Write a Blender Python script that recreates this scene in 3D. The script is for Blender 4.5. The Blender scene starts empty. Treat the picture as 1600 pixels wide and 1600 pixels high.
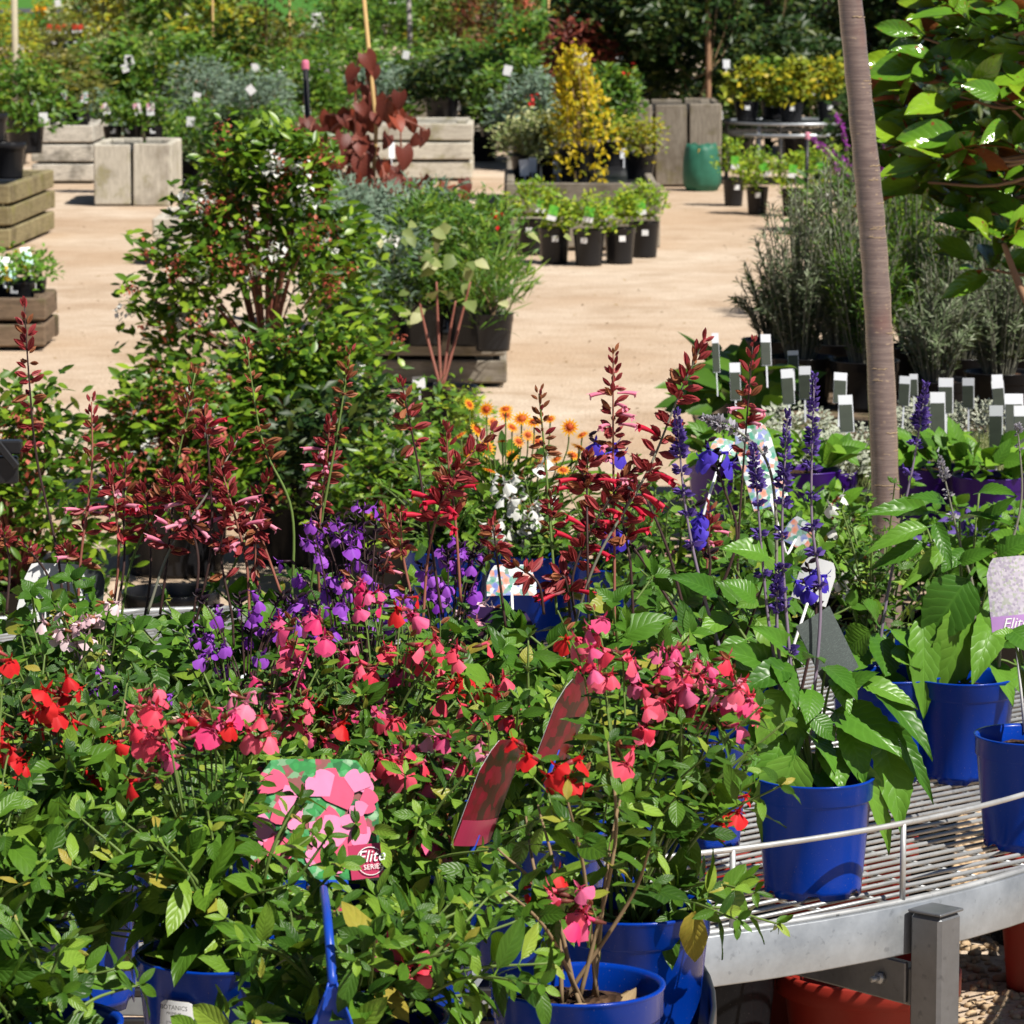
import bpy, math, random
import numpy as np
from mathutils import Vector, Matrix
random.seed(7); rng = np.random.default_rng(7)
R = math.radians
SC = bpy.context.scene
COL = SC.collection

# ------------------------------------------------------------------ camera
F = 6500.0; CAMH = 1.75; PITCH = R(8.0)
cam = bpy.data.cameras.new('camera'); camo = bpy.data.objects.new('camera', cam); COL.objects.link(camo)
camo.location = (0, 0, CAMH); camo.rotation_euler = (math.pi/2 - PITCH, 0, 0)
cam.sensor_width = 36.0; cam.sensor_fit = 'HORIZONTAL'; cam.lens = 36.0*F/1600.0
cam.clip_start = 0.1; cam.clip_end = 900
cam.dof.use_dof = True; cam.dof.focus_distance = 5.2; cam.dof.aperture_fstop = 29.0
SC.camera = camo
# ------------------------------------------------------------------ world, sun, exposure
SUN_EL = R(54); SUN_AZ = R(50)          # sun behind the camera, to its right
sunv = Vector((math.cos(SUN_EL)*math.sin(SUN_AZ), -math.cos(SUN_EL)*math.cos(SUN_AZ), math.sin(SUN_EL)))
w = bpy.data.worlds.new('World'); SC.world = w; w.use_nodes = True
nt = w.node_tree; nt.nodes.clear()
sky = nt.nodes.new('ShaderNodeTexSky'); sky.sky_type = 'NISHITA'; sky.sun_disc = False
sky.air_density = 0.6; sky.dust_density = 0.3; sky.sun_elevation = SUN_EL; sky.sun_rotation = math.pi - SUN_AZ
bg = nt.nodes.new('ShaderNodeBackground'); bg.inputs[1].default_value = 0.05
wo = nt.nodes.new('ShaderNodeOutputWorld')
nt.links.new(sky.outputs[0], bg.inputs[0]); nt.links.new(bg.outputs[0], wo.inputs[0])
sl = bpy.data.lights.new('sun', 'SUN'); sl.energy = 5.0; sl.angle = R(0.5); sl.color = (1.0, 0.95, 0.87)
so = bpy.data.objects.new('sun', sl); COL.objects.link(so); so.rotation_euler = sunv.to_track_quat('Z', 'Y').to_euler()
so.location = (6, -6, 9)
vs = SC.view_settings; vs.view_transform = 'Standard'; vs.look = 'None'; vs.exposure = 0.42; vs.gamma = 1.0; vs.use_curve_mapping = False
SC.cycles.max_bounces = 6; SC.cycles.diffuse_bounces = 1; SC.cycles.glossy_bounces = 2; SC.cycles.transmission_bounces = 4

# ------------------------------------------------------------------ pixel <-> world helpers (layout only)
FW = Vector((0, math.cos(PITCH), -math.sin(PITCH))); UPV = Vector((0, math.sin(PITCH), math.cos(PITCH)))
def ray(px, py): return FW + Vector((1, 0, 0))*((px-800)/F) + UPV*((800-py)/F)
def at_z(px, py, z):
    r = ray(px, py); t = (z-CAMH)/r.z
    return Vector((0, 0, CAMH)) + r*t
def at_d(px, py, d): return Vector((0, 0, CAMH)) + ray(px, py)*d
def X(px, d): return (px-800)/F*d
def spx(d): return F/d
def at_dz(px, d, z):
    v = ((z-CAMH)/d+math.sin(PITCH))/math.cos(PITCH)
    return Vector((0, 0, CAMH)) + (FW + Vector((1, 0, 0))*((px-800)/F) + UPV*v)*d
CAMP = Vector((0, 0, CAMH))

# ------------------------------------------------------------------ materials
MATS = {}
def newmat(name):
    m = bpy.data.materials.new(name); m.use_nodes = True; m.node_tree.nodes.clear(); MATS[name] = m
    return m, m.node_tree
def N(t, typ, **kw):
    n = t.nodes.new(typ)
    for k, v in kw.items():
        if isinstance(k, str) and hasattr(n, k): setattr(n, k, v)
    return n
def inp(n, i, v): n.inputs[i].default_value = v
def col(c): return (c[0], c[1], c[2], 1.0)
def math_(t, op, a, b=None, clamp=False):
    n = t.nodes.new('ShaderNodeMath'); n.operation = op; n.use_clamp = clamp
    for i, v in enumerate((a, b)):
        if v is None: continue
        if isinstance(v, (int, float)): n.inputs[i].default_value = v
        else: t.links.new(v, n.inputs[i])
    return n.outputs[0]
def mix(t, fac, a, b, blend='MIX'):
    n = t.nodes.new('ShaderNodeMix'); n.data_type = 'RGBA'; n.blend_type = blend
    for i, v in ((0, fac), (6, a), (7, b)):
        if isinstance(v, (int, float)): n.inputs[i].default_value = v
        elif isinstance(v, tuple): n.inputs[i].default_value = col(v)
        else: t.links.new(v, n.inputs[i])
    return n.outputs[2]
def ramp(t, fac, stops):
    n = t.nodes.new('ShaderNodeValToRGB'); e = n.color_ramp.elements
    while len(e) < len(stops): e.new(0.5)
    for el, (p, c) in zip(e, stops):
        el.position = p; el.color = col(c) if not isinstance(c, (int, float)) else (c, c, c, 1)
    t.links.new(fac, n.inputs[0]); return n.outputs[0]
def noise(t, vec, scale, detail=3, rough=0.55):
    n = t.nodes.new('ShaderNodeTexNoise'); inp(n, 'Scale', scale); inp(n, 'Detail', detail); inp(n, 'Roughness', rough)
    if vec is not None: t.links.new(vec, n.inputs['Vector'])
    return n.outputs[0]
def rnd(t):
    a = t.nodes.new('ShaderNodeObjectInfo').outputs['Random']; b = t.nodes.new('ShaderNodeNewGeometry').outputs['Random Per Island']
    s = math_(t, 'ADD', math_(t, 'MULTIPLY', a, 7.31), math_(t, 'MULTIPLY', b, 5.17))
    return math_(t, 'FRACT', s)
def finish(t, color, rough=0.5, spec=0.4, bump=None, bstr=0.3, metallic=0.0, transl=0.0, tcol=None, coat=0.0, bdist=0.002):
    p = t.nodes.new('ShaderNodeBsdfPrincipled')
    if isinstance(color, tuple): p.inputs['Base Color'].default_value = col(color)
    else: t.links.new(color, p.inputs['Base Color'])
    if isinstance(rough, (int, float)): p.inputs['Roughness'].default_value = rough
    else: t.links.new(rough, p.inputs['Roughness'])
    p.inputs['Specular IOR Level'].default_value = spec; p.inputs['Metallic'].default_value = metallic
    if coat: p.inputs['Coat Weight'].default_value = coat; p.inputs['Coat Roughness'].default_value = 0.12
    if bump is not None:
        b = t.nodes.new('ShaderNodeBump'); inp(b, 'Strength', bstr); inp(b, 'Distance', bdist); t.links.new(bump, b.inputs['Height'])
        t.links.new(b.outputs[0], p.inputs['Normal'])
    o = t.nodes.new('ShaderNodeOutputMaterial')
    if transl:
        tr = t.nodes.new('ShaderNodeBsdfTranslucent'); t.links.new(tcol, tr.inputs[0])
        ms = t.nodes.new('ShaderNodeMixShader'); inp(ms, 0, transl)
        t.links.new(p.outputs[0], ms.inputs[1]); t.links.new(tr.outputs[0], ms.inputs[2]); t.links.new(ms.outputs[0], o.inputs[0])
    else: t.links.new(p.outputs[0], o.inputs[0])
def leaf_mat(name, c1, c2, rough=0.42, transl=0.22, veins=0.0, c3=None, spec=0.24, vcount=7.0):
    m, t = newmat(name); r = rnd(t)
    transl *= .6
    c = ramp(t, r, [(0.0, c1), (0.66, c2), (0.94, c3 or c2), (1.0, (.40, .31, .05) if name in ('leaf_salvia', 'leaf_salvia_dark', 'leaf_burgundy') else (c3 or c2))])
    uv = t.nodes.new('ShaderNodeTexCoord').outputs['UV']; sx = t.nodes.new('ShaderNodeSeparateXYZ'); t.links.new(uv, sx.inputs[0])
    bump = None
    if veins:
        au = math_(t, 'ABSOLUTE', math_(t, 'SUBTRACT', sx.outputs[0], 0.5))
        ph = math_(t, 'SUBTRACT', math_(t, 'MULTIPLY', sx.outputs[1], vcount), math_(t, 'MULTIPLY', au, 4.2))
        side = math_(t, 'POWER', math_(t, 'ABSOLUTE', math_(t, 'SINE', math_(t, 'MULTIPLY', ph, math.pi))), 0.45)
        mid = math_(t, 'MULTIPLY', au, 22.0, clamp=True)
        bump = math_(t, 'MULTIPLY', side, mid)
        inv = math_(t, 'SUBTRACT', 1.0, bump)
        c = mix(t, math_(t, 'MULTIPLY', inv, veins), c, tuple(min(1, x*1.9+0.02) for x in c2))
    nz = noise(t, uv, 5.0, 2)
    c = mix(t, math_(t, 'MULTIPLY', nz, 0.35), c, tuple(x*0.55 for x in c1))
    tc = mix(t, 0.5, c, (min(1, c2[0]*2.2+.05), min(1, c2[1]*1.9+.06), c2[2]*0.8))
    finish(t, c, rough, spec, bump, 0.28, transl=transl, tcol=tc, bdist=0.002)
    return m
def petal_mat(name, c1, c2, transl=0.25, rough=0.55):
    m, t = newmat(name); r = rnd(t); c = mix(t, r, c1, c2)
    uv = t.nodes.new('ShaderNodeTexCoord').outputs['UV']
    nz = noise(t, uv, 4.0, 2); c = mix(t, math_(t, 'MULTIPLY', nz, 0.3), c, tuple(x*0.6 for x in c1))
    finish(t, c, rough, 0.25, transl=transl, tcol=c); return m
def plain_mat(name, c, rough=0.5, spec=0.4, var=0.25, scale=30.0, metallic=0.0, bump=0.0, coat=0.0):
    m, t = newmat(name); oc = t.nodes.new('ShaderNodeTexCoord').outputs['Object']
    nz = noise(t, oc, scale, 4); r = rnd(t)
    f = math_(t, 'ADD', math_(t, 'MULTIPLY', nz, 0.7), math_(t, 'MULTIPLY', r, 0.3))
    cc = mix(t, f, tuple(x*(1-var) for x in c), tuple(min(1, x*(1+var)) for x in c))
    finish(t, cc, rough, spec, nz if bump else None, bump, metallic, coat=coat); return m

leaf_mat('leaf_salvia', (.020, .064, .008), (.095, .21, .017), 0.38, .24, .13, (.25, .40, .045))
leaf_mat('leaf_salvia_dark', (.02, .06, .010), (.055, .135, .018), 0.42, .22, .13, (.14, .25, .03))
leaf_mat('leaf_indigo', (.04, .125, .013), (.095, .24, .022), 0.33, .22, .16, (.15, .31, .035), vcount=9)
leaf_mat('leaf_burgundy', (.03, .09, .010), (.08, .2, .018), 0.4, .25, .14, (.16, .30, .03))
leaf_mat('leaf_viburnum', (.02, .06, .007), (.105, .215, .014), 0.34, .25, 0, (.28, .41, .03))
leaf_mat('leaf_bright', (.06, .16, .015), (.12, .28, .02), 0.4, .25, .25, (.2, .36, .03))
leaf_mat('leaf_lime', (.10, .22, .015), (.25, .38, .02), 0.45, .25, 0, (.45, .5, .03))
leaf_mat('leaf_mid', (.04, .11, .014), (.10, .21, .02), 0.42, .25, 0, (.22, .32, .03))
leaf_mat('leaf_dark_shade', (.012, .034, .008), (.03, .065, .012), 0.42, .15, 0, (.085, .11, .015))  # dark leaves; for the right-hand trees the shade is put into this colour
leaf_mat('leaf_grey', (.10, .16, .11), (.17, .25, .17), 0.6, .12, 0, (.25, .32, .24))
leaf_mat('leaf_silver', (.32, .36, .26), (.5, .53, .42), 0.7, .1, 0, (.6, .6, .5))
leaf_mat('leaf_variegated', (.12, .18, .05), (.3, .34, .12), 0.5, .18, 0, (.5, .5, .26))
leaf_mat('leaf_yellow', (.40, .30, .010), (.72, .50, .015), 0.5, .25, 0, (.30, .34, .02))
leaf_mat('leaf_yellowgreen', (.12, .19, .015), (.3, .32, .02), 0.45, .22, 0, (.5, .38, .02))
leaf_mat('leaf_red', (.10, .022, .016), (.17, .04, .026), 0.45, .22, .2, (.3, .06, .03))
leaf_mat('leaf_rust', (.10, .035, .012), (.2, .07, .02), 0.5, .15, 0, (.12, .1, .02))
leaf_mat('leaf_olive', (.06, .075, .012), (.12, .13, .018), 0.5, .2, 0, (.22, .19, .02))
leaf_mat('magnolia_top', (.07, .19, .014), (.18, .35, .02), 0.16, .06, .12, (.24, .38, .02), spec=.6)
leaf_mat('magnolia_under', (.17, .045, .010), (.27, .08, .015), 0.65, .06, .1, (.10, .04, .012))
leaf_mat('leaf_lavender', (.08, .12, .05), (.16, .21, .10), 0.6, .1, 0, (.36, .40, .27))
leaf_mat('leaf_dry', (.3, .2, .1), (.42, .3, .16), 0.7, .1, .2)
petal_mat('petal_coral', (.84, .035, .075), (.95, .17, .27))
petal_mat('petal_hot', (.80, .03, .17), (.93, .20, .40))
petal_mat('petal_red', (.62, .010, .014), (.78, .03, .03))
petal_mat('petal_pink', (.85, .22, .36), (.95, .42, .55))
petal_mat('petal_palepink', (.9, .55, .62), (.95, .8, .82))
petal_mat('petal_crimson', (.60, .012, .045), (.8, .04, .09))
petal_mat('petal_purple', (.26, .035, .52), (.45, .13, .70))
petal_mat('petal_blue', (.06, .03, .5), (.11, .07, .68))
petal_mat('petal_indigo', (.075, .04, .26), (.19, .12, .46))
petal_mat('petal_white', (.78, .78, .72), (.9, .9, .86))
petal_mat('petal_grey', (.4, .38, .44), (.55, .53, .58))
petal_mat('petal_orange', (.85, .28, .01), (.9, .45, .02))
petal_mat('petal_yellow', (.85, .55, .02), (.9, .65, .05))
petal_mat('petal_rust', (.55, .06, .01), (.6, .12, .015))
petal_mat('petal_magenta', (.4, .04, .42), (.5, .1, .55))
petal_mat('petal_salmon', (.85, .22, .14), (.9, .34, .22))
petal_mat('calyx_burgundy', (.25, .018, .026), (.55, .11, .11), .22, .45)
petal_mat('calyx_brown', (.26, .09, .04), (.44, .17, .08), .18, .45)
petal_mat('calyx_dark', (.02, .012, .022), (.05, .022, .035), .1, .5)
petal_mat('calyx_coral', (.13, .035, .03), (.24, .07, .05), .15, .5)
petal_mat('bud_red', (.34, .06, .035), (.58, .17, .11), .15, .5)
plain_mat('stem_green', (.13, .2, .045), .55, .3)
plain_mat('stem_dark', (.05, .025, .022), .5, .3)
plain_mat('stem_red', (.28, .1, .07), .55, .3)
plain_mat('stem_grey', (.2, .2, .15), .6, .3)
plain_mat('stem_mauve', (.19, .15, .21), .6, .3)
plain_mat('stem_wood', (.26, .18, .10), .8, .2)
plain_mat('bark_dark', (.09, .06, .045), .85, .2, .4, 60, bump=.5)
plain_mat('bark_orange', (.34, .2, .12), .8, .2, .3, 40, bump=.4)
plain_mat('bamboo', (.5, .33, .13), .55, .3)
plain_mat('pole_wood', (.42, .37, .26), .7, .2)
plain_mat('pole_grey', (.3, .28, .25), .7, .2)
plain_mat('blue_plastic_soft', (.01, .06, .42), .35, .4)
plain_mat('black_plastic', (.014, .014, .016), .42, .4)
plain_mat('purple_plastic', (.055, .010, .22), .35, .4)
plain_mat('green_canvas', (.03, .14, .09), .5, .3)
plain_mat('white_card', (.78, .79, .8), .45, .4, .05)
plain_mat('tag_dark', (.045, .055, .04), .5, .3, .5, 40)
plain_mat('tag_white', (.66, .68, .72), .5, .3, .08)
plain_mat('grey_card', (.23, .26, .25), .5, .3, .1)
plain_mat('aqua_card', (.36, .66, .62), .45, .4, .15)
plain_mat('yellow_tag', (.75, .42, .03), .5, .3, .1)
plain_mat('magenta_card', (.45, .035, .10), .35, .4, .08)
plain_mat('mauve_card', (.44, .25, .55), .35, .4, .15)
plain_mat('purple_card', (.38, .02, .20), .35, .4, .15)
plain_mat('night_card', (.03, .012, .06), .35, .4, .2)
plain_mat('red_card', (.65, .06, .03), .4, .4, .2)
plain_mat('ink_pink', (.80, .25, .45), .45, .25, .25, 60)
plain_mat('ink_rose', (.74, .10, .20), .45, .25, .25, 60)
plain_mat('ink_crimson', (.30, .012, .035), .45, .25, .3, 60)
plain_mat('ink_white', (.85, .85, .85), .5, .3, .02)
plain_mat('ink_black', (.02, .02, .02), .5, .3, .02)
plain_mat('pebble', (.50, .36, .22), .8, .25, .45, 12)
plain_mat('terracotta', (.27, .020, .011), .55, .35, .18, 25)
plain_mat('rail_dark', (.035, .035, .038), .35, .5, .4, 40, metallic=.6)
def pot_material(name, c):
    m, t = newmat(name); oc = t.nodes.new('ShaderNodeTexCoord').outputs['Object']
    mp = t.nodes.new('ShaderNodeMapping'); mp.inputs['Scale'].default_value = (22, 22, 7); t.links.new(oc, mp.inputs[0])
    nz = noise(t, mp.outputs[0], 3.0, 5, .65)
    f = ramp(t, nz, [(.52, 0.0), (.78, .5)])
    fine = noise(t, oc, 420, 2); sp = ramp(t, fine, [(.68, 0.0), (.76, .6)])
    c1 = mix(t, math_(t, 'MULTIPLY', f, .11), c, (.08, .09, .09)); c1 = mix(t, math_(t, 'MULTIPLY', sp, .5), c1, (.3, .27, .24))
    ro = math_(t, 'ADD', math_(t, 'MULTIPLY', nz, .16), .16)
    finish(t, c1, ro, .2, nz, .05); return m
pot_material('blue_plastic', (.0008, .036, .33))
pot_material('black_pot_plastic', (.016, .016, .018))
def soil_material():
    m, t = newmat('soil'); oc = t.nodes.new('ShaderNodeTexCoord').outputs['Object']
    v = t.nodes.new('ShaderNodeTexVoronoi'); inp(v, 'Scale', 130.0); t.links.new(oc, v.inputs['Vector'])
    nz = noise(t, oc, 60, 4)
    c = ramp(t, nz, [(.3, (.02, .012, .008)), (.55, (.07, .038, .022)), (.75, (.16, .09, .05))])
    finish(t, c, .9, .15, v.outputs['Distance'], 1.0, bdist=.006)
soil_material()
def ground_material():
    m, t = newmat('decomposed_granite'); oc = t.nodes.new('ShaderNodeTexCoord').outputs['Object']
    big = noise(t, oc, .55, 4); mid = noise(t, oc, 4.5, 5, .65); fine = noise(t, oc, 95, 3, .7)
    c = ramp(t, mid, [(.3, (.52, .41, .305)), (.7, (.68, .57, .45))])
    c = mix(t, ramp(t, big, [(.40, 0.0), (.66, .75)]), c, (.44, .30, .19))
    mid2 = noise(t, oc, 1.7, 5, .7); c = mix(t, ramp(t, mid2, [(.48, 0.0), (.66, .6)]), c, (.36, .25, .16))
    c = mix(t, ramp(t, fine, [(.35, .55), (.5, 0.0)]), c, (.30, .19, .11))
    c = mix(t, ramp(t, fine, [(.6, 0.0), (.72, .5)]), c, (.8, .68, .52))
    v = t.nodes.new('ShaderNodeTexVoronoi'); inp(v, 'Scale', 70.0); t.links.new(oc, v.inputs['Vector'])
    finish(t, c, .9, .15, v.outputs['Distance'], .5, bdist=.006)
ground_material()
def lawn_material():
    m, t = newmat('lawn'); oc = t.nodes.new('ShaderNodeTexCoord').outputs['Object']
    a = noise(t, oc, .6, 4); b = noise(t, oc, 14, 3)
    c = mix(t, a, (.05, .17, .02), (.10, .27, .03)); c = mix(t, math_(t, 'MULTIPLY', b, .5), c, (.03, .11, .015))
    finish(t, c, .8, .2, b, .6)
lawn_material()
plain_mat('asphalt', (.09, .09, .095), .9, .2)
def wood_material(name, c1, c2, moss, stain):
    m, t = newmat(name); oc = t.nodes.new('ShaderNodeTexCoord').outputs['UV']
    oi = t.nodes.new('ShaderNodeObjectInfo').outputs['Random']
    ob = t.nodes.new('ShaderNodeTexCoord').outputs['Object']
    off = t.nodes.new('ShaderNodeVectorMath'); off.operation = 'ADD'; t.links.new(ob, off.inputs[0])
    cb = t.nodes.new('ShaderNodeCombineXYZ'); t.links.new(math_(t, 'MULTIPLY', oi, 37.0), cb.inputs[0]); t.links.new(math_(t, 'MULTIPLY', oi, 11.0), cb.inputs[1]); t.links.new(cb.outputs[0], off.inputs[1])
    mp = t.nodes.new('ShaderNodeMapping'); mp.inputs['Scale'].default_value = (3.0, 30, 30); t.links.new(off.outputs[0], mp.inputs[0])
    g = noise(t, mp.outputs[0], 1.6, 6, .65); bl = noise(t, off.outputs[0], 4.5, 5, .6); b2 = noise(t, off.outputs[0], 9.0, 4, .6)
    c = ramp(t, g, [(.25, c1), (.72, c2)])
    c = mix(t, math_(t, 'MULTIPLY', oi, .35), c, tuple(x*.62 for x in c1))
    c = mix(t, ramp(t, bl, [(.5, 0.0), (.66, .75)]), c, stain)
    c = mix(t, ramp(t, b2, [(.55, 0.0), (.72, .7)]), c, moss)
    b3 = noise(t, mp.outputs[0], 5.0, 5, .7); c = mix(t, ramp(t, b3, [(.5, 0.0), (.64, .6)]), c, stain)
    finish(t, c, .85, .2, g, .5, bdist=.004)
wood_material('wood_white', (.48, .44, .36), (.70, .66, .56), (.30, .28, .12), (.26, .23, .19))
wood_material('wood_grey', (.20, .17, .13), (.38, .34, .28), (.20, .18, .08), (.10, .08, .06))
wood_material('wood_olive', (.22, .18, .09), (.36, .31, .17), (.25, .25, .05), (.08, .06, .04))
wood_material('wood_mottled', (.50, .46, .39), (.68, .64, .56), (.30, .28, .22), (.045, .042, .04))
wood_material('wood_brown', (.13, .09, .06), (.25, .18, .12), (.16, .14, .06), (.05, .04, .03))
def steel_material(name, c, rough):
    m, t = newmat(name); oc = t.nodes.new('ShaderNodeTexCoord').outputs['Object']
    a = noise(t, oc, 9, 5, .7); b = noise(t, oc, 70, 3)
    cc = mix(t, ramp(t, a, [(.35, 0.0), (.7, 1.0)]), tuple(x*.66 for x in c), c)
    cc = mix(t, ramp(t, b, [(.62, 0.0), (.72, .5)]), cc, tuple(x*.4 for x in c))
    ro = math_(t, 'ADD', math_(t, 'MULTIPLY', a, .3), rough-.15)
    finish(t, cc, ro, .5, b, .15, metallic=.55)
steel_material('galvanised', (.42, .45, .48), .4)
steel_material('galvanised_wire', (.55, .56, .56), .5)
steel_material('steel_leg', (.20, .21, .225), .45)
def bark_material():
    m, t = newmat('cherry_bark'); oc = t.nodes.new('ShaderNodeTexCoord').outputs['Object']
    mp = t.nodes.new('ShaderNodeMapping'); mp.inputs['Scale'].default_value = (9, 9, 120); t.links.new(oc, mp.inputs[0])
    l = noise(t, mp.outputs[0], 1.3, 4, .7)
    mp2 = t.nodes.new('ShaderNodeMapping'); mp2.inputs['Scale'].default_value = (60, 60, 260); t.links.new(oc, mp2.inputs[0])
    spk = noise(t, mp2.outputs[0], 1.0, 2)
    big = noise(t, oc, 6, 3)
    c = ramp(t, l, [(.3, (.115, .078, .066)), (.6, (.20, .145, .12)), (.8, (.29, .22, .18))])
    c = mix(t, ramp(t, big, [(.56, 0.0), (.7, .7)]), c, (.17, .085, .065))
    c = mix(t, ramp(t, spk, [(.66, 0.0), (.72, .9)]), c, (.42, .31, .20))
    finish(t, c, math_(t, 'ADD', math_(t, 'MULTIPLY', l, .2), .17), .8, l, .25, bdist=.0015, coat=.3)
bark_material()
plain_mat('bark_ring', (.34, .25, .15), .7, .3, .5, 160, bump=.8)
def print_material(name, cols, scale, base):
    """flat printed picture: blotches of the print's own colours"""
    m, t = newmat(name); oc = t.nodes.new('ShaderNodeTexCoord').outputs['Object']
    nz = noise(t, oc, scale*1.4, 2)
    ad = t.nodes.new('ShaderNodeVectorMath'); ad.operation = 'ADD'; t.links.new(oc, ad.inputs[0])
    cb = t.nodes.new('ShaderNodeCombineXYZ'); t.links.new(math_(t, 'MULTIPLY', nz, .8/scale), cb.inputs[0]); t.links.new(math_(t, 'MULTIPLY', nz, -.6/scale), cb.inputs[2]); t.links.new(cb.outputs[0], ad.inputs[1])
    v = t.nodes.new('ShaderNodeTexVoronoi'); inp(v, 'Scale', scale); t.links.new(ad.outputs[0], v.inputs['Vector'])
    sp = t.nodes.new('ShaderNodeSeparateColor'); t.links.new(v.outputs['Color'], sp.inputs[0])
    r = t.nodes.new('ShaderNodeValToRGB'); r.color_ramp.interpolation = 'CONSTANT'; e = r.color_ramp.elements
    while len(e) < len(cols): e.new(.5)
    for i, c in enumerate(cols): e[i].position = i/len(cols); e[i].color = col(c)
    t.links.new(sp.outputs[0], r.inputs[0])
    c = mix(t, ramp(t, v.outputs['Distance'], [(.35, 0.0), (.5, .35)]), r.outputs[0], base)
    finish(t, c, .45, .2)
print_material('print_pink', [(.8, .24, .44), (.08, .33, .17), (.82, .28, .48), (.03, .14, .08), (.74, .18, .36), (.04, .2, .1), (.85, .36, .55), (.75, .1, .16), (.8, .26, .46)], 48, (.5, .07, .2))
print_material('print_crimson', [(.20, .012, .02), (.25, .012, .03), (.05, .025, .015), (.16, .02, .025), (.03, .03, .015)], 70, (.10, .012, .014))
print_material('print_deepgreen', [(.05, .03, .02), (.03, .05, .02), (.02, .03, .015), (.09, .015, .02)], 120, (.03, .03, .015))
print_material('print_mauve', [(.5, .46, .56), (.58, .55, .62), (.36, .32, .42), (.4, .44, .36)], 260, (.5, .48, .54))
print_material('print_green', [(.05, .3, .08), (.1, .4, .15), (.03, .15, .05), (.3, .5, .3), (.4, .08, .12)], 120, (.03, .15, .05))
print_material('print_mixed', [(.75, .8, .82), (.1, .35, .25), (.8, .3, .2), (.75, .8, .82), (.2, .25, .6), (.05, .2, .1)], 110, (.5, .55, .55))
print_material('print_rose', [(.8, .7, .72), (.75, .35, .45), (.82, .75, .76), (.4, .5, .3)], 30, (.8, .6, .65))
print_material('print_seedling', [(.035, .05, .018), (.05, .07, .022), (.028, .04, .016), (.07, .085, .03), (.12, .09, .02)], 130, (.03, .045, .015))
print_material('print_lime', [(.15, .5, .05), (.1, .4, .05), (.25, .6, .1)], 30, (.1, .4, .04))
def smallprint():
    m, t = newmat('card_small_print'); oc = t.nodes.new('ShaderNodeTexCoord').outputs['Object']
    mp = t.nodes.new('ShaderNodeMapping'); mp.inputs['Scale'].default_value = (90, 90, 330); t.links.new(oc, mp.inputs[0])
    wv = t.nodes.new('ShaderNodeTexWave'); wv.bands_direction = 'Z'; inp(wv, 'Scale', .75); t.links.new(mp.outputs[0], wv.inputs[0])
    nz = noise(t, mp.outputs[0], 2.2, 2)
    f = math_(t, 'MULTIPLY', ramp(t, wv.outputs[0], [(.6, 0.0), (.66, 1.0)]), ramp(t, nz, [(.40, 0.0), (.44, 1.0)]))
    finish(t, mix(t, f, (.085, .105, .098), (.035, .04, .04)), .45, .35)  # shade on the turned-away side is put into the dark card tone
smallprint()

# ------------------------------------------------------------------ lettering as meshes (unit size)
TEXT = {}
for body, sh, m in (('Elite', .35, 'ink_white'), ('SERIES', 0, 'ink_white'), ('Magenta', .35, 'ink_white'), ('BOTANICS', 0, 'ink_black'), ('PREMIUM', 0, 'ink_black')):
    cu = bpy.data.curves.new('lettering', 'FONT'); cu.body = body; cu.size = 1.0; cu.shear = sh; cu.align_x = 'CENTER'; cu.align_y = 'CENTER'; cu.resolution_u = 3
    to = bpy.data.objects.new('lettering', cu); COL.objects.link(to)
    me = bpy.data.meshes.new_from_object(to.evaluated_get(bpy.context.evaluated_depsgraph_get())); me.materials.clear(); me.materials.append(MATS[m]); TEXT[body] = me
    bpy.data.objects.remove(to); bpy.data.curves.remove(cu)
# ------------------------------------------------------------------ mesh helpers
class T:
    """a template: verts, quads, uv per loop, material index per quad, material names"""
    def __init__(s, V, Q, UV=None, MI=None, mats=('white_card',)):
        s.V = np.asarray(V, dtype=np.float64).reshape(-1, 3); s.Q = np.asarray(Q, dtype=np.int64).reshape(-1, 4)
        s.UV = np.zeros((len(s.Q)*4, 2)) if UV is None else np.asarray(UV, dtype=np.float64).reshape(-1, 2)
        s.MI = np.zeros(len(s.Q), dtype=np.int64) if MI is None else np.asarray(MI, dtype=np.int64)
        s.mats = tuple(mats)
    def xf(s, M):
        M = np.asarray(M); return T(s.V @ M[:3, :3].T + M[:3, 3], s.Q, s.UV, s.MI, s.mats)
def merge(ts):
    mats = []; V = []; Q = []; UV = []; MI = []; n = 0
    for t in ts:
        idx = []
        for m in t.mats:
            if m not in mats: mats.append(m)
            idx.append(mats.index(m))
        V.append(t.V); Q.append(t.Q+n); UV.append(t.UV); MI.append(np.array(idx)[t.MI] if len(t.MI) else t.MI); n += len(t.V)
    return T(np.concatenate(V), np.concatenate(Q), np.concatenate(UV), np.concatenate(MI), mats)
def scatter(t, Ms):
    Ms = np.asarray(Ms); k = len(Ms); nv = len(t.V)
    V = np.einsum('kij,vj->kvi', Ms[:, :3, :3], t.V) + Ms[:, None, :3, 3]
    Q = (t.Q[None] + (np.arange(k)*nv)[:, None, None]).reshape(-1, 4)
    return T(V.reshape(-1, 3), Q, np.tile(t.UV, (k, 1)), np.tile(t.MI, k), t.mats)
def mesh(name, t, smooth=True):
    me = bpy.data.meshes.new(name)
    me.vertices.add(len(t.V)); me.vertices.foreach_set('co', t.V.ravel())
    me.loops.add(len(t.Q)*4); me.loops.foreach_set('vertex_index', t.Q.ravel().astype(np.int32))
    me.polygons.add(len(t.Q)); me.polygons.foreach_set('loop_start', np.arange(0, len(t.Q)*4, 4, dtype=np.int32))
    uv = me.uv_layers.new(name='UVMap'); uv.data.foreach_set('uv', t.UV.ravel())
    for m in t.mats: me.materials.append(MATS[m])
    me.polygons.foreach_set('material_index', t.MI.astype(np.int32))
    me.polygons.foreach_set('use_smooth', np.full(len(t.Q), smooth))
    me.update(calc_edges=True)
    return me
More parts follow.
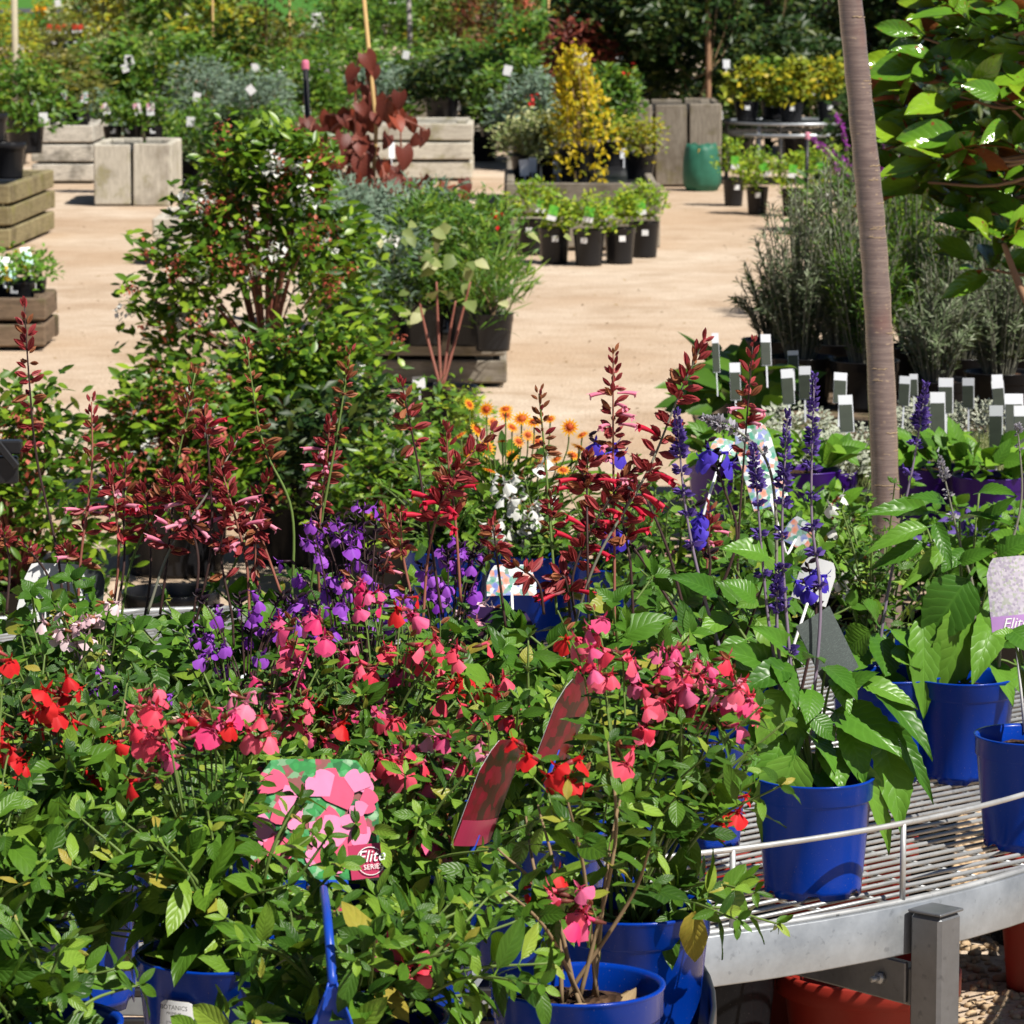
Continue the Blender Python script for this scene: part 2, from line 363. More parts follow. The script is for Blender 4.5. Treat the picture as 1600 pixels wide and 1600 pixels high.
def obj(name, data, parent=None, M=None, **props):
    if isinstance(data, T): data = mesh(name, data, props.pop('smooth', True))
    else: props.pop('smooth', None)
    o = bpy.data.objects.new(name, data); COL.objects.link(o)
    if parent is not None: o.parent = parent
    if M is not None: o.matrix_local = M if isinstance(M, Matrix) else Matrix(M.tolist() if hasattr(M, 'tolist') else M)
    for k, v in props.items(): o[k] = v
    return o
def thing(name, label, cat, loc=(0, 0, 0), group=None, rz=0.0):
    o = bpy.data.objects.new(name, None); COL.objects.link(o); o.location = loc; o.rotation_euler = (0, 0, rz)
    o.empty_display_size = .05
    o['label'] = label; o['category'] = cat
    if group: o['group'] = group
    return o
def tube(pts, rad, n=6, mat='stem_green', cap=True):
    P = np.array([tuple(p) for p in pts], dtype=float); k = len(P)
    rad = np.full(k, rad) if np.isscalar(rad) else np.asarray(rad, dtype=float)
    if len(rad) != k: rad = np.interp(np.linspace(0, 1, k), np.linspace(0, 1, len(rad)), rad)
    tg = np.gradient(P, axis=0); tg /= np.linalg.norm(tg, axis=1)[:, None]+1e-12
    a = np.array([0.0, 0, 1]) if abs(tg[0][2]) < .8 else np.array([1.0, 0, 0])
    rows = []; u = None
    for i in range(k):
        u = (a if u is None else u); u = u - tg[i]*np.dot(u, tg[i]); u /= np.linalg.norm(u)+1e-12
        v = np.cross(tg[i], u); th = np.arange(n)*2*math.pi/n
        rows.append(P[i] + rad[i]*(np.cos(th)[:, None]*u + np.sin(th)[:, None]*v))
    if cap:
        rows.insert(0, np.repeat(P[:1], n, 0)); rows.append(np.repeat(P[-1:], n, 0))
    V = np.concatenate(rows); Q = []; UV = []
    m = len(rows)
    for i in range(m-1):
        for j in range(n):
            j2 = (j+1) % n; Q.append((i*n+j, i*n+j2, (i+1)*n+j2, (i+1)*n+j))
            UV += [(j/n, i/m), ((j+1)/n, i/m), ((j+1)/n, (i+1)/m), (j/n, (i+1)/m)]
    return T(V, Q, UV, None, (mat,))
def lathe(prof, n=32, mat='blue_plastic'):
    V = []; Q = []; UV = []; m = len(prof); th = np.arange(n)*2*math.pi/n
    for r, z in prof: V.append(np.stack([r*np.cos(th), r*np.sin(th), np.full(n, z)], 1))
    for i in range(m-1):
        for j in range(n):
            j2 = (j+1) % n; Q.append((i*n+j, i*n+j2, (i+1)*n+j2, (i+1)*n+j))
            UV += [(j/n, i/m), ((j+1)/n, i/m), ((j+1)/n, (i+1)/m), (j/n, (i+1)/m)]
    return T(np.concatenate(V), Q, UV, None, (mat,))
def box(sx, sy, sz, b=.004, mat='wood_grey', c=(0, 0, 0)):
    """box with chamfered edges, centred at c"""
    h = np.array([sx, sy, sz])/2; b = min(b, h.min()*.6)
    ids = {}; V = []
    for ax in range(3):
        for sx_ in (-1, 1):
            for s1 in (-1, 1):
                for s2 in (-1, 1):
                    s = [0, 0, 0]; s[ax] = sx_; o = [i for i in range(3) if i != ax]; s[o[0]] = s1; s[o[1]] = s2
                    p = np.array(s)*(h-b); p[ax] = sx_*h[ax]
                    ids[(ax, tuple(s))] = len(V); V.append(p+np.array(c))
    Q = []
    for ax in range(3):
        o = [i for i in range(3) if i != ax]
        for sg in (-1, 1):
            f = []
            for a, bb in ((-1, -1), (1, -1), (1, 1), (-1, 1)):
                s = [0, 0, 0]; s[ax] = sg; s[o[0]] = a; s[o[1]] = bb; f.append(ids[(ax, tuple(s))])
            if (sg == 1) == (ax == 1): f = f[::-1]
            Q.append(f)
    for a in range(3):
        for bx in range(a+1, 3):
            k = 3-a-bx
            for sa in (-1, 1):
                for sb in (-1, 1):
                    s0 = [0, 0, 0]; s0[a] = sa; s0[bx] = sb; s0[k] = -1; s1 = list(s0); s1[k] = 1
                    f = [ids[(a, tuple(s0))], ids[(a, tuple(s1))], ids[(bx, tuple(s1))], ids[(bx, tuple(s0))]]
                    Q.append(f)
    for s in [(x, y, z) for x in (-1, 1) for y in (-1, 1) for z in (-1, 1)]:
        f = [ids[(0, s)], ids[(1, s)], ids[(2, s)]]; Q.append(f+[f[2]])
    V = np.array(V); Qf = []
    cc = np.array(c)
    for f in Q:
        p = V[f[:3]]; nrm = np.cross(p[1]-p[0], p[2]-p[0])
        if np.dot(nrm, V[list(f)].mean(0)-cc) < 0: f = list(f)[::-1]
        if f[0] == f[1]: f = f[1:]+f[:1]
        Qf.append(f)
    # the eight corners become triangles: write them as quads with a midpoint
    Q2 = []; extra = []
    for f in Qf:
        u = list(dict.fromkeys(f))
        if len(u) == 3:
            mid = (V[u[0]]+V[u[2]])/2; extra.append(mid); Q2.append([u[0], u[1], u[2], len(V)+len(extra)-1])
        else: Q2.append(f)
    if extra: V = np.concatenate([V, np.array(extra)])
    uv = []
    for f in Q2:
        for i in f: uv.append((V[i][0]-c[0], V[i][2]-c[2]))
    return T(V, Q2, uv, None, (mat,))
def basis(pos, ydir, up, s=1.0, sw=None):
    y = Vector(ydir).normalized(); u = Vector(up)
    x = y.cross(u)
    if x.length < 1e-5: x = y.cross(Vector((1, 0, .1)))
    x.normalize(); z = x.cross(y)
    sw = s if sw is None else sw
    return np.array([[x.x*sw, y.x*s, z.x*s, pos[0]], [x.y*sw, y.y*s, z.y*s, pos[1]], [x.z*sw, y.z*s, z.z*s, pos[2]], [0, 0, 0, 1]])
def leaf(W=.42, rows=6, shape='ovate', fold=.25, curl=.25, serr=0.0, wavy=0.0, pet=.14, mat='leaf_salvia', cols=4, quilt=0.0, twist=0.0):
    """unit-length leaf along +y, normal +z, with a petiole behind the origin"""
    ts = np.linspace(0, 1, rows+1); V = []; uvs = []
    for i, t in enumerate(ts):
        if shape == 'ovate': hw = math.sin(math.pi*t**.72)**.85
        elif shape == 'elliptic': hw = math.sin(math.pi*t**.95)**.75
        elif shape == 'lance': hw = math.sin(math.pi*t**.85)**1.15
        elif shape == 'heart': hw = (math.sin(math.pi*min(1, t*.92+.08)**.62))**.7
        else: hw = math.sin(math.pi*t)**.6
        hw = max(hw, .035 if 0 < i < rows else .02)*W/2
        if serr and 0 < i < rows: hw *= 1 + (serr if i % 2 else -serr)
        for j in range(cols+1):
            u = j/cols; x = (u*2-1)*hw
            y = t
            if shape == 'heart': y = t - (1-t)**3*abs(u*2-1)*.22
            z = abs(x)*fold - curl*t*t + wavy*math.sin(t*9+j*1.3)*abs(u*2-1)*W*.12
            if quilt: z += quilt*W*abs(math.sin(t*9*math.pi-abs(u*2-1)*2.0))*abs(u*2-1)*.5
            if twist: z += x*twist*t
            V.append((x, y, z)); uvs.append((u, t))
    Q = []; UV = []
    c1 = cols+1
    for i in range(rows):
        for j in range(cols):
            f = (i*c1+j, i*c1+j+1, (i+1)*c1+j+1, (i+1)*c1+j); Q.append(f); UV += [uvs[k] for k in f]
    if pet:
        n = len(V); pw = .018
        V += [(-pw, -pet, .02), (pw, -pet, .02), (pw, .02, .0), (-pw, .02, 0)]
        Q.append((n, n+1, n+2, n+3)); UV += [(.48, 0), (.52, 0), (.52, .1), (.48, .1)]
    return T(V, Q, UV, None, (mat,))
def remat(t, *mats): return T(t.V, t.Q, t.UV, t.MI, mats)

# leaf families: several variants each, shared by all the leaves of a kind
def family(mat, n, **kw):
    out = []
    for i in range(n):
        k = dict(kw); k['curl'] = kw.get('curl', .25)+random.uniform(-.14, .22); k['fold'] = kw.get('fold', .25)+random.uniform(-.1, .12)
        k['W'] = kw.get('W', .42)*random.uniform(.86, 1.15); k['twist'] = random.uniform(-.35, .35)
        out.append(leaf(mat=mat, **k))
    return out
LF = {
 'salvia': family('leaf_salvia', 6, W=.44, rows=6, shape='elliptic', curl=.18, fold=.22, serr=.03, wavy=.5),
 'salvia_dark': family('leaf_salvia_dark', 5, W=.44, rows=6, shape='elliptic', curl=.18, fold=.22, serr=.03, wavy=.5),
 'burgundy': family('leaf_burgundy', 5, W=.58, rows=8, shape='ovate', curl=.25, fold=.2, serr=.04, wavy=.4, pet=.3),
 'indigo': family('leaf_indigo', 5, W=.5, rows=16, shape='ovate', curl=.4, fold=.22, serr=.045, wavy=.3, pet=.2, quilt=.10),
 'round': family('leaf_indigo', 4, W=.62, rows=16, shape='elliptic', curl=.3, fold=.15, serr=.05, wavy=.3, pet=.15, quilt=.12),
 'bright': family('leaf_bright', 5, W=.58, rows=6, shape='ovate', curl=.3, fold=.18, wavy=.3, pet=.3),
 'viburnum': family('leaf_viburnum', 4, W=.46, rows=4, shape='elliptic', curl=.15, fold=.25, cols=2),
 'heart': family('leaf_red', 4, W=.86, rows=7, shape='heart', curl=.3, fold=.3, pet=.35),
}
SIMPLE = {}
def simple(mat, W=.42, rows=2, shape='elliptic', fold=.3, curl=.2):
    k = (mat, W, rows, shape)
    if k not in SIMPLE: SIMPLE[k] = leaf(W=W, rows=rows, shape=shape, fold=fold, curl=curl, mat=mat, cols=2, pet=0)
    return SIMPLE[k]
LM = {k: [mesh('leaf', t) for t in v] for k, v in LF.items()}

def add_leaves(root, fam, Ms, cap=240, name='leaf', rest='foliage'):
    """the leaves nearest the camera are parts of their own, the rest one part"""
    if not len(Ms): return
    rl = np.array(root.location); Ms = list(Ms)
    Ms.sort(key=lambda m: (m[0][3]+rl[0])**2+(m[1][3]+rl[1]-0)**2+(m[2][3]+rl[2]-CAMH)**2)
    for i, m in enumerate(Ms[:cap]): obj(name, LM[fam][i % len(LM[fam])], root, m)
    more = Ms[cap:]
    if more:
        ts = [scatter(LF[fam][k], more[k::len(LF[fam])]) for k in range(len(LF[fam])) if len(more[k::len(LF[fam])])]
        obj(rest, merge(ts), root, kind='stuff')

# flowers ------------------------------------------------------------
def lip_t(mat, v):
    V = []; Q = []; UV = []; na, nr = 10, 4; span = (1.25, 1.0, 1.45)[v]
    for i in range(nr+1):
        f = i/nr
        for j in range(na+1):
            th = (j/na*2-1)*span; r = f*(1-.22*math.exp(-(th/.16)**2))*(1-.18*abs(j/na*2-1)**2)
            V.append((math.sin(th)*r*.82, math.cos(th)*r, -.30*f*f*(1+(.0, .5, -.6)[v])-.16*abs(math.sin(th))*f+.05*math.sin(th*7+v)*f*f))
    for i in range(nr):
        for j in range(na):
            a = i*(na+1)+j; Q.append((a+1, a, a+na+1, a+na+2)); UV += [((j+1)/na, i/nr), (j/na, i/nr), (j/na, (i+1)/nr), ((j+1)/na, (i+1)/nr)]
    return T(V, Q, UV, None, (mat,))
def salvia_flower(petal, calyx, v=0):
    ts = []; op = (.42, .2, .65)[v]; dn = (-.8, -.55, -.95)[v]
    ts.append(tube([(0, 0, 0), (0, .25, .03), (0, .48, .06)], [.035, .075, .10], 6, calyx))
    ts.append(tube([(0, .40, .06), (0, .62, .11), (0, .78, .14)], [.055, .075, .085], 6, petal, cap=False))
    hood = leaf(W=.30, rows=3, shape='elliptic', fold=-.5, curl=-.25, mat=petal, cols=2, pet=0)
    ts.append(hood.xf(basis((0, .70, .17), (0, .75, .6), (0, -.5, .8), .42)))
    for sgn in (-1, 1):
        ts.append(leaf(W=.5, rows=3, shape='elliptic', fold=.2, curl=.3, mat=petal, cols=2, pet=0).xf(basis((sgn*.05, .74, .12), (sgn*.9, .3, .1), (0, -.3, .9), .26)))
    ts.append(lip_t(petal, v).xf(basis((0, .70, .10), (0, .55, (-.85, -.5, -1.1)[v]), (0, .85, .5), .68)))
    return merge(ts)
FLOWER = {k: [mesh('flower', salvia_flower('petal_'+p, 'calyx_'+c, v)) for v in range(3)] for k, p, c in
          (('coral', 'coral', 'coral'), ('hot', 'hot', 'coral'), ('red', 'red', 'burgundy'), ('purple', 'purple', 'dark'), ('white', 'white', 'brown'), ('palepink', 'palepink', 'brown'), ('blue', 'blue', 'dark'), ('pink', 'pink', 'coral'))}
def calyx_t(mat):
    ts = []
    for a, s in ((0, 1.0), (2.1, .92), (4.2, .95)):
        l = leaf(W=.40, rows=4, shape='elliptic', fold=.6, curl=-.10, mat=mat, cols=2, pet=0)
        d = Vector((math.cos(a)*.16, 1, math.sin(a)*.16)); up = Vector((-math.cos(a), 0, -math.sin(a)))
        ts.append(l.xf(basis((math.cos(a)*.02, 0, math.sin(a)*.02), d, up, s)))
    return merge(ts)
CALYX = {k: mesh('calyx', calyx_t('calyx_'+k)) for k in ('burgundy', 'brown', 'dark')}
def corolla_t(p):
    ts = [tube([(0, 0, 0), (0, .4, .02), (0, .75, -.02), (0, 1.0, -.08)], [.05, .085, .11, .12], 7, p, cap=False)]
    ts.append(leaf(W=.4, rows=3, shape='elliptic', fold=-.5, curl=.2, mat=p, cols=2, pet=0).xf(basis((0, .92, .04), (0, 1, .1), (0, 0, 1), .32)))
    for s in (-1, 1): ts.append(leaf(W=.7, rows=3, shape='round', fold=.1, curl=.4, mat=p, cols=2, pet=0).xf(basis((s*.05, .95, -.1), (s*.5, .5, -.7), (0, .6, .6), .24)))
    return merge(ts)
COROLLA = {k: mesh('corolla', corolla_t('petal_'+k)) for k in ('pink', 'crimson', 'palepink')}

def catmull(pts, k=8):
    P = [Vector(p) for p in pts]
    if len(P) == 2: return [P[0].lerp(P[1], i/k) for i in range(k+1)]
    P = [P[0]*2-P[1]]+P+[P[-1]*2-P[-2]]; out = []
    for i in range(1, len(P)-2):
        for j in range(k):
            t = j/k; a, b, c, d = P[i-1], P[i], P[i+1], P[i+2]
            out.append(.5*((2*b)+(c-a)*t+(2*a-5*b+4*c-d)*t*t+(3*b-a-3*c+d)*t**3))
    out.append(P[-2]); return out
def rv(s=1.0): return Vector(rng.normal(0, s, 3))
def perp(d, ang):
    d = Vector(d).normalized(); a = Vector((0, 0, 1)) if abs(d.z) < .9 else Vector((1, 0, 0))
    u = d.cross(a).normalized(); v = d.cross(u); return u*math.cos(ang)+v*math.sin(ang)

# pots ---------------------------------------------------------------
def pot_t(r, h, mat, notch=True, n=48):
    b = r*.80; t = .0035
    prof = [(0, .006), (b*.96, .006), (b, .0), (b*1.005, .012), (r*.945, h-.031), (r*.955, h-.030), (r*.975, h-.0285), (r*.978, h-.004), (r, h-.002), (r*1.0, h), (r-t*1.3, h), (r-t*2, h-.004), (r*.93-t, h-.03), (b, .012)]
    q = lathe(prof, n, mat); 
    if notch:
        V = q.V.reshape(len(prof), n, 3)
        for c in range(6):
            for k in range(2):
                j = (int(n*(c+.3)/6)+k) % n; V[2, j, 2] += .012; V[3, j, 2] += .006
        q.V = V.reshape(-1, 3)
    return q
def soil_t(r, n=24):
    prof = [(0, .004), (r*.3, .005), (r*.6, .003), (r*.85, 0), (r, -.002)]
    q = lathe(prof[::-1], n, 'soil'); q.V[:, 2] += rng.normal(0, .0022, len(q.V)); return q
BLUE_POT = mesh('pot', pot_t(.085, .165, 'blue_plastic')); SOIL = mesh('soil', soil_t(.076))
BLACK_POT = {}
def black_pot(r, h):
    k = (round(r, 3), round(h, 3))
    if k not in BLACK_POT: BLACK_POT[k] = (mesh('pot', pot_t(r, h, 'black_pot_plastic', False, 24)), mesh('soil', soil_t(r*.9, 16)))
    return BLACK_POT[k]
def blue_pot(root, rz=0.0):
    obj('pot', BLUE_POT, root, Matrix.Rotation(rz, 4, 'Z')); obj('soil', SOIL, root, Matrix.Translation((0, 0, .142)))

# ------------------------------------------------------------------ the setting
def sheet(name, x0, x1, y0, y1, z, mat, n=1):
    V = [(x0, y0, z), (x1, y0, z), (x1, y1, z), (x0, y1, z)]
    return obj(name, T(V, [(0, 1, 2, 3)], [(0, 0), (1, 0), (1, 1), (0, 1)], None, (mat,)), None, kind='structure')
g = sheet('ground', -260, 260, -40, 520, 0, 'decomposed_granite'); g['label'] = 'tan decomposed granite paths of the plant yard'
g = sheet('lawn', -60, 60, 62, 300, .004, 'lawn'); g['label'] = 'bright green mown lawn beyond the plant yard'
g = sheet('road', -14, -6.9, 86, 91, .008, 'asphalt'); g['label'] = 'grey strip of road beyond the lawn'
# loose gravel under and around the metal benches
def pebbles():
    b = box(1, 1, .7, .28, 'pebble'); Ms = []
    for i in range(7000):
        x = rng.uniform(-.1, 1.15); y = rng.uniform(5.6, 8.3); s = abs(rng.normal(.0085, .003))+.003
        M = Matrix.Translation((x, y, s*.2)) @ Matrix.Rotation(rng.uniform(0, 6.28), 4, 'Z') @ Matrix.Rotation(rng.normal(0, .4), 4, 'X') @ Matrix.Diagonal((s*rng.uniform(.7, 1.6), s, s, 1))
        Ms.append(np.array(M))
    o = obj('gravel', scatter(b, Ms), None, kind='stuff'); o['label'] = 'loose tan gravel on the ground under the metal benches'; o['category'] = 'gravel'
pebbles()

def litter():
    Ms = []
    for i in range(1500):
        y = rng.uniform(9, 32); x = rng.normal(0, .11)*y*.9
        Ms.append(basis((x, y, .004), (rng.normal(), rng.normal(), rng.normal(0, .15)), (rng.normal(0, .3), rng.normal(0, .3), 1), rng.uniform(.008, .028)))
    o = obj('leaf_litter', scatter(simple('leaf_dry', .5, 2), Ms), None, kind='stuff'); o['label'] = 'dry leaf litter scattered over the tan path'; o['category'] = 'leaf litter'
litter()
# ------------------------------------------------------------------ metal benches
def ring_band(r, z0, z1, th, mat, n=96):
    prof = [(r-th, z0), (r, z0), (r, z0+.002), (r, z1-.002), (r-.002, z1), (r-th, z1), (r-th, z0)]
    return lathe(prof, n, mat)
def chord(r, off):
    return math.sqrt(max(0, r*r-off*off))
B2 = (-.38, 6.76, .41); B2R = 1.45; B2I = .72
def bench_two():
    root = thing('display_bench', 'round galvanised wire display bench with silver rim, low rail and square leg', 'bench', (B2[0], B2[1], 0))
    z = B2[2]
    obj('rim_band', ring_band(B2R, z-.075, z-.004, .006, 'galvanised'), root)
    obj('rim_lip', tube([(B2R*.990*math.cos(a), B2R*.990*math.sin(a), z-.004) for a in np.linspace(0, 2*math.pi, 129)], .006, 6, 'galvanised_wire', False), root)
    obj('inner_band', ring_band(B2I+.01, z-.045, z-.006, .006, 'galvanised', 64), root)
    # deck wires, each one a bar of its own
    a0 = R(41); ux, uy = math.cos(a0), math.sin(a0); px_, py_ = -uy, ux
    off = -B2R+.02
    while off < B2R-.01:
        L = chord(B2R-.012, off); I = chord(B2I, off) if abs(off) < B2I else 0
        segs = [(-L, L)] if not I else [(-L, -I), (I, L)]
        for s0, s1 in segs:
            mid = (s0+s1)/2; cx, cy = B2[0]+px_*off+ux*mid, B2[1]+py_*off+uy*mid
            p0 = (px_*off+ux*s0, py_*off+uy*s0, z-.003); p1 = (px_*off+ux*s1, py_*off+uy*s1, z-.003)
            obj('deck_wire', tube([p0, p1], .0033, 6, 'galvanised_wire'), root)
        off += .0285
    s = -B2R+.06
    while s < B2R:
        L = chord(B2R-.012, s); I = chord(B2I, s) if abs(s) < B2I else 0
        for s0, s1 in ([(-L, L)] if not I else [(-L, -I), (I, L)]):
            p0 = (ux*s+px_*s0, uy*s+py_*s0, z-.0095); p1 = (ux*s+px_*s1, uy*s+py_*s1, z-.0095)
            obj('cross_wire', tube([p0, p1], .0033, 6, 'galvanised_wire'), root)
        s += .105
    # low guard rail on posts
    ang = np.linspace(-2.9, .4, 72)
    rr = B2R-.014
    obj('guard_rail', tube([(rr*math.cos(a), rr*math.sin(a), z+.108) for a in ang], .0042, 8, 'galvanised_wire'), root)
    for px, py in ((1150, 1452), (1462, 1418), (900, 1490), (650, 1480), (400, 1480), (150, 1450)):
        p = at_z(px, py, z); a = math.atan2(p.y-B2[1], p.x-B2[0]); 
        obj('rail_post', tube([(rr*math.cos(a), rr*math.sin(a), z-.01), (rr*math.cos(a), rr*math.sin(a), z+.108)], .0042, 8, 'galvanised_wire'), root)
    # legs outside the rim, with brace and bolt
    p = at_z(1530, 1448, z-.02); a = math.atan2(p.y-B2[1], p.x-B2[0])
    for k in range(6):
        an = a+k*math.pi/3; rz = an
        M = Matrix.Translation(((B2R+.028)*math.cos(an), (B2R+.028)*math.sin(an), 0)) @ Matrix.Rotation(rz+R(8), 4, 'Z')
        lg = obj('leg', box(.052, .052, z-.015, .005, 'steel_leg', (0, 0, (z-.015)/2)), root, M, smooth=False)
        obj('leg_cap', box(.056, .056, .004, .0015, 'steel_leg', (0, 0, z-.011)), root, M, smooth=False)
        M2 = Matrix.Rotation(an, 4, 'Z')
        obj('brace', box(.72, .03, .055, .003, 'steel_leg', (B2R-.365, 0, z-.125)), root, M2, smooth=False)
        obj('gusset', box(.11, .008, .06, .002, 'steel_leg', (B2R-.06, -.0215, z-.118)), root, M2, smooth=False)
        obj('bolt', merge([lathe([(0, .0), (.009, 0), (.009, .007), (0, .007)], 6, 'galvanised').xf(np.array(Matrix.Translation((B2R-.05, -.026, z-.118)) @ Matrix.Rotation(R(90), 4, 'X'))),
                           tube([(B2R-.05, -.026, z-.118), (B2R-.05, -.046, z-.118)], .0045, 8, 'galvanised')]), root, M2)
    return root
bench_two()
B1 = (-.82, 4.18, .58); B1R = 1.03
def bench_one():
    root = thing('tray_bench', 'black steel round tray bench holding the front rows of blue pots', 'bench', (B1[0], B1[1], 0))
    z = B1[2]
    obj('tray_band', ring_band(B1R, z-.02, z+.085, .005, 'rail_dark'), root)
    off = -B1R+.07
    while off < B1R:
        L = chord(B1R-.008, off)
        obj('deck_bar', box(2*L, .012, .010, .002, 'rail_dark', (0, off, z-.006)), root, None, smooth=False)
        off += .13
    off = -B1R+.05
    while off < B1R:
        L = chord(B1R-.008, off)
        obj('cross_bar', box(.012, 2*L, .010, .002, 'rail_dark', (0, 0, 0)), root, Matrix.Translation((off, 0, z-.017)) @ Matrix.Rotation(R(-9), 4, 'Z'), smooth=False)
        off += .155
    for k in range(5):
        an = k*2*math.pi/5+.9
        obj('leg', box(.045, .045, z-.02, .004, 'rail_dark', (0, 0, (z-.02)/2)), root, Matrix.Translation(((B1R-.08)*math.cos(an), (B1R-.08)*math.sin(an), 0)), smooth=False)
bench_one()

# ------------------------------------------------------------------ cherry tree standing beside the bench
def cherry_tree():
    d = 8.5
    pts = [at_d(1390, 1217, d), at_d(1387, 1050, d), at_d(1385, 850, d), at_d(1378, 620, d), at_d(1366, 400, d), at_d(1348, 200, d), at_d(1326, -20, d), at_d(1300, -260, d), at_d(1290, -620, d)]
    base = Vector((pts[0].x, pts[0].y, 0)); pts = [base]+pts[1:]
    root = thing('cherry_tree', 'slender cherry tree trunk with grey brown bark and pale rings', 'tree', base)
    c = catmull([p-base for p in pts], 10); n = len(c)
    rad = np.interp(np.linspace(0, 1, n), [0, .5, .8, 1], [.0305, .0278, .0245, .016]); rad *= 1+.022*np.sin(np.arange(n)*1.9)+rng.normal(0, .012, n)
    obj('trunk', tube(c, rad, 28, 'cherry_bark'), root)
    for i in range(34):
        f = rng.uniform(.12, .86); k = int(f*(n-1)); p = c[k].lerp(c[k+1], rng.uniform(0, 1)); dr = (c[k+1]-c[k]).normalized()
        a0 = rng.uniform(-2.6, -.3); sw = rng.uniform(.7, 2.2); u = Vector((1, 0, 0)); v = Vector((0, 1, 0)); r = rad[k]
        arc = [p+(u*math.cos(a)+v*math.sin(a))*(r+.0002)+dr*rng.normal(0, .0008) for a in np.linspace(a0, a0+sw, 10)]
        obj('bark_ring', tube(arc, [.0003]+[rng.uniform(.0006, .0016) for _ in range(8)]+[.0003], 5, 'bark_ring'), root)
    top = c[-1]; Ms = []
    for b in range(9):
        an = b*2.4; e = top+Vector((math.cos(an)*.5, math.sin(an)*.5, rng.uniform(.3, .9)))
        s = c[int(n*(.86+.13*b/9))]
        path = catmull([s, (s+e)/2+Vector((0, 0, .12)), e], 5); obj('branch', tube(path, [.012, .003], 6, 'cherry_bark'), root)
        for q in range(70):
            p = path[rng.integers(3, len(path))]+rv(.10); dv = Vector((rng.normal(), rng.normal(), -.5)); Ms.append(basis(p, dv, (rng.normal(0, .4), rng.normal(0, .4), 1), rng.uniform(.05, .085)))
    obj('crown', scatter(simple('leaf_mid', .5, 3), Ms), root, kind='stuff')
cherry_tree()

# ------------------------------------------------------------------ salvias in blue pots
def upish(a=.5): return Vector((rng.normal(.22, a), rng.normal(-.6, a), .85))
def shoots(p0, tips, fam, leafL, Ms, stems, start=.3, gap=.026, side=.5, smat='stem_green', srad=.0024, small=.55):
    for e in tips:
        mid = p0.lerp(e, .5)+Vector((rng.normal(0, .012), rng.normal(0, .012), .12*(e-p0).length))
        c = catmull([p0+Vector((rng.normal(0, .012), rng.normal(0, .012), 0)), mid, e], 8)
        stems.append(tube(c, [srad, srad*.75, srad*.45], 6, smat))
        L = sum((c[i+1]-c[i]).length for i in range(len(c)-1)); n = max(2, int(L*(1-start)/gap)); a = rng.uniform(0, 3)
        for i in range(n+1):
            f = start+(1-start)*i/n; k = min(len(c)-2, int(f*(len(c)-1))); fr = f*(len(c)-1)-k
            p = c[k].lerp(c[k+1], fr); dr = (c[k+1]-c[k]).normalized(); a += math.pi/2+rng.normal(0, .25)
            sz = leafL*(1.05-.55*max(0, f-.45)/.55)*rng.choice((.55, .75, .95, 1.1, 1.3))
            for h in (0, math.pi):
                if rng.random() < .12: continue
                pd = perp(dr, a+h); ldir = pd*.9+dr*rng.uniform(.1, .6)+Vector((0, 0, rng.normal(-.08, .22)))
                Ms.append(basis(p+pd*sz*.14, ldir, dr*.5+Vector((rng.normal(.1, .5), rng.normal(-.25, .5), rng.normal(.55, .4))), sz, sz*rng.uniform(.75, 1.2)))
                if rng.random() < side and f < .95:
                    q = p+pd*.014+dr*.012
                    for r_ in range(3):
                        pe = perp((pd+dr).normalized(), rng.uniform(0, 6.28)); Ms.append(basis(q, pe*.7+pd*.5+dr*.4, upish(.4), sz*small*rng.uniform(.7, 1.1)))
        for j in range(3):
            Ms.append(basis(c[-1], perp(dr, a+j*2.1)*.7+dr*.7, upish(.3), leafL*.4))
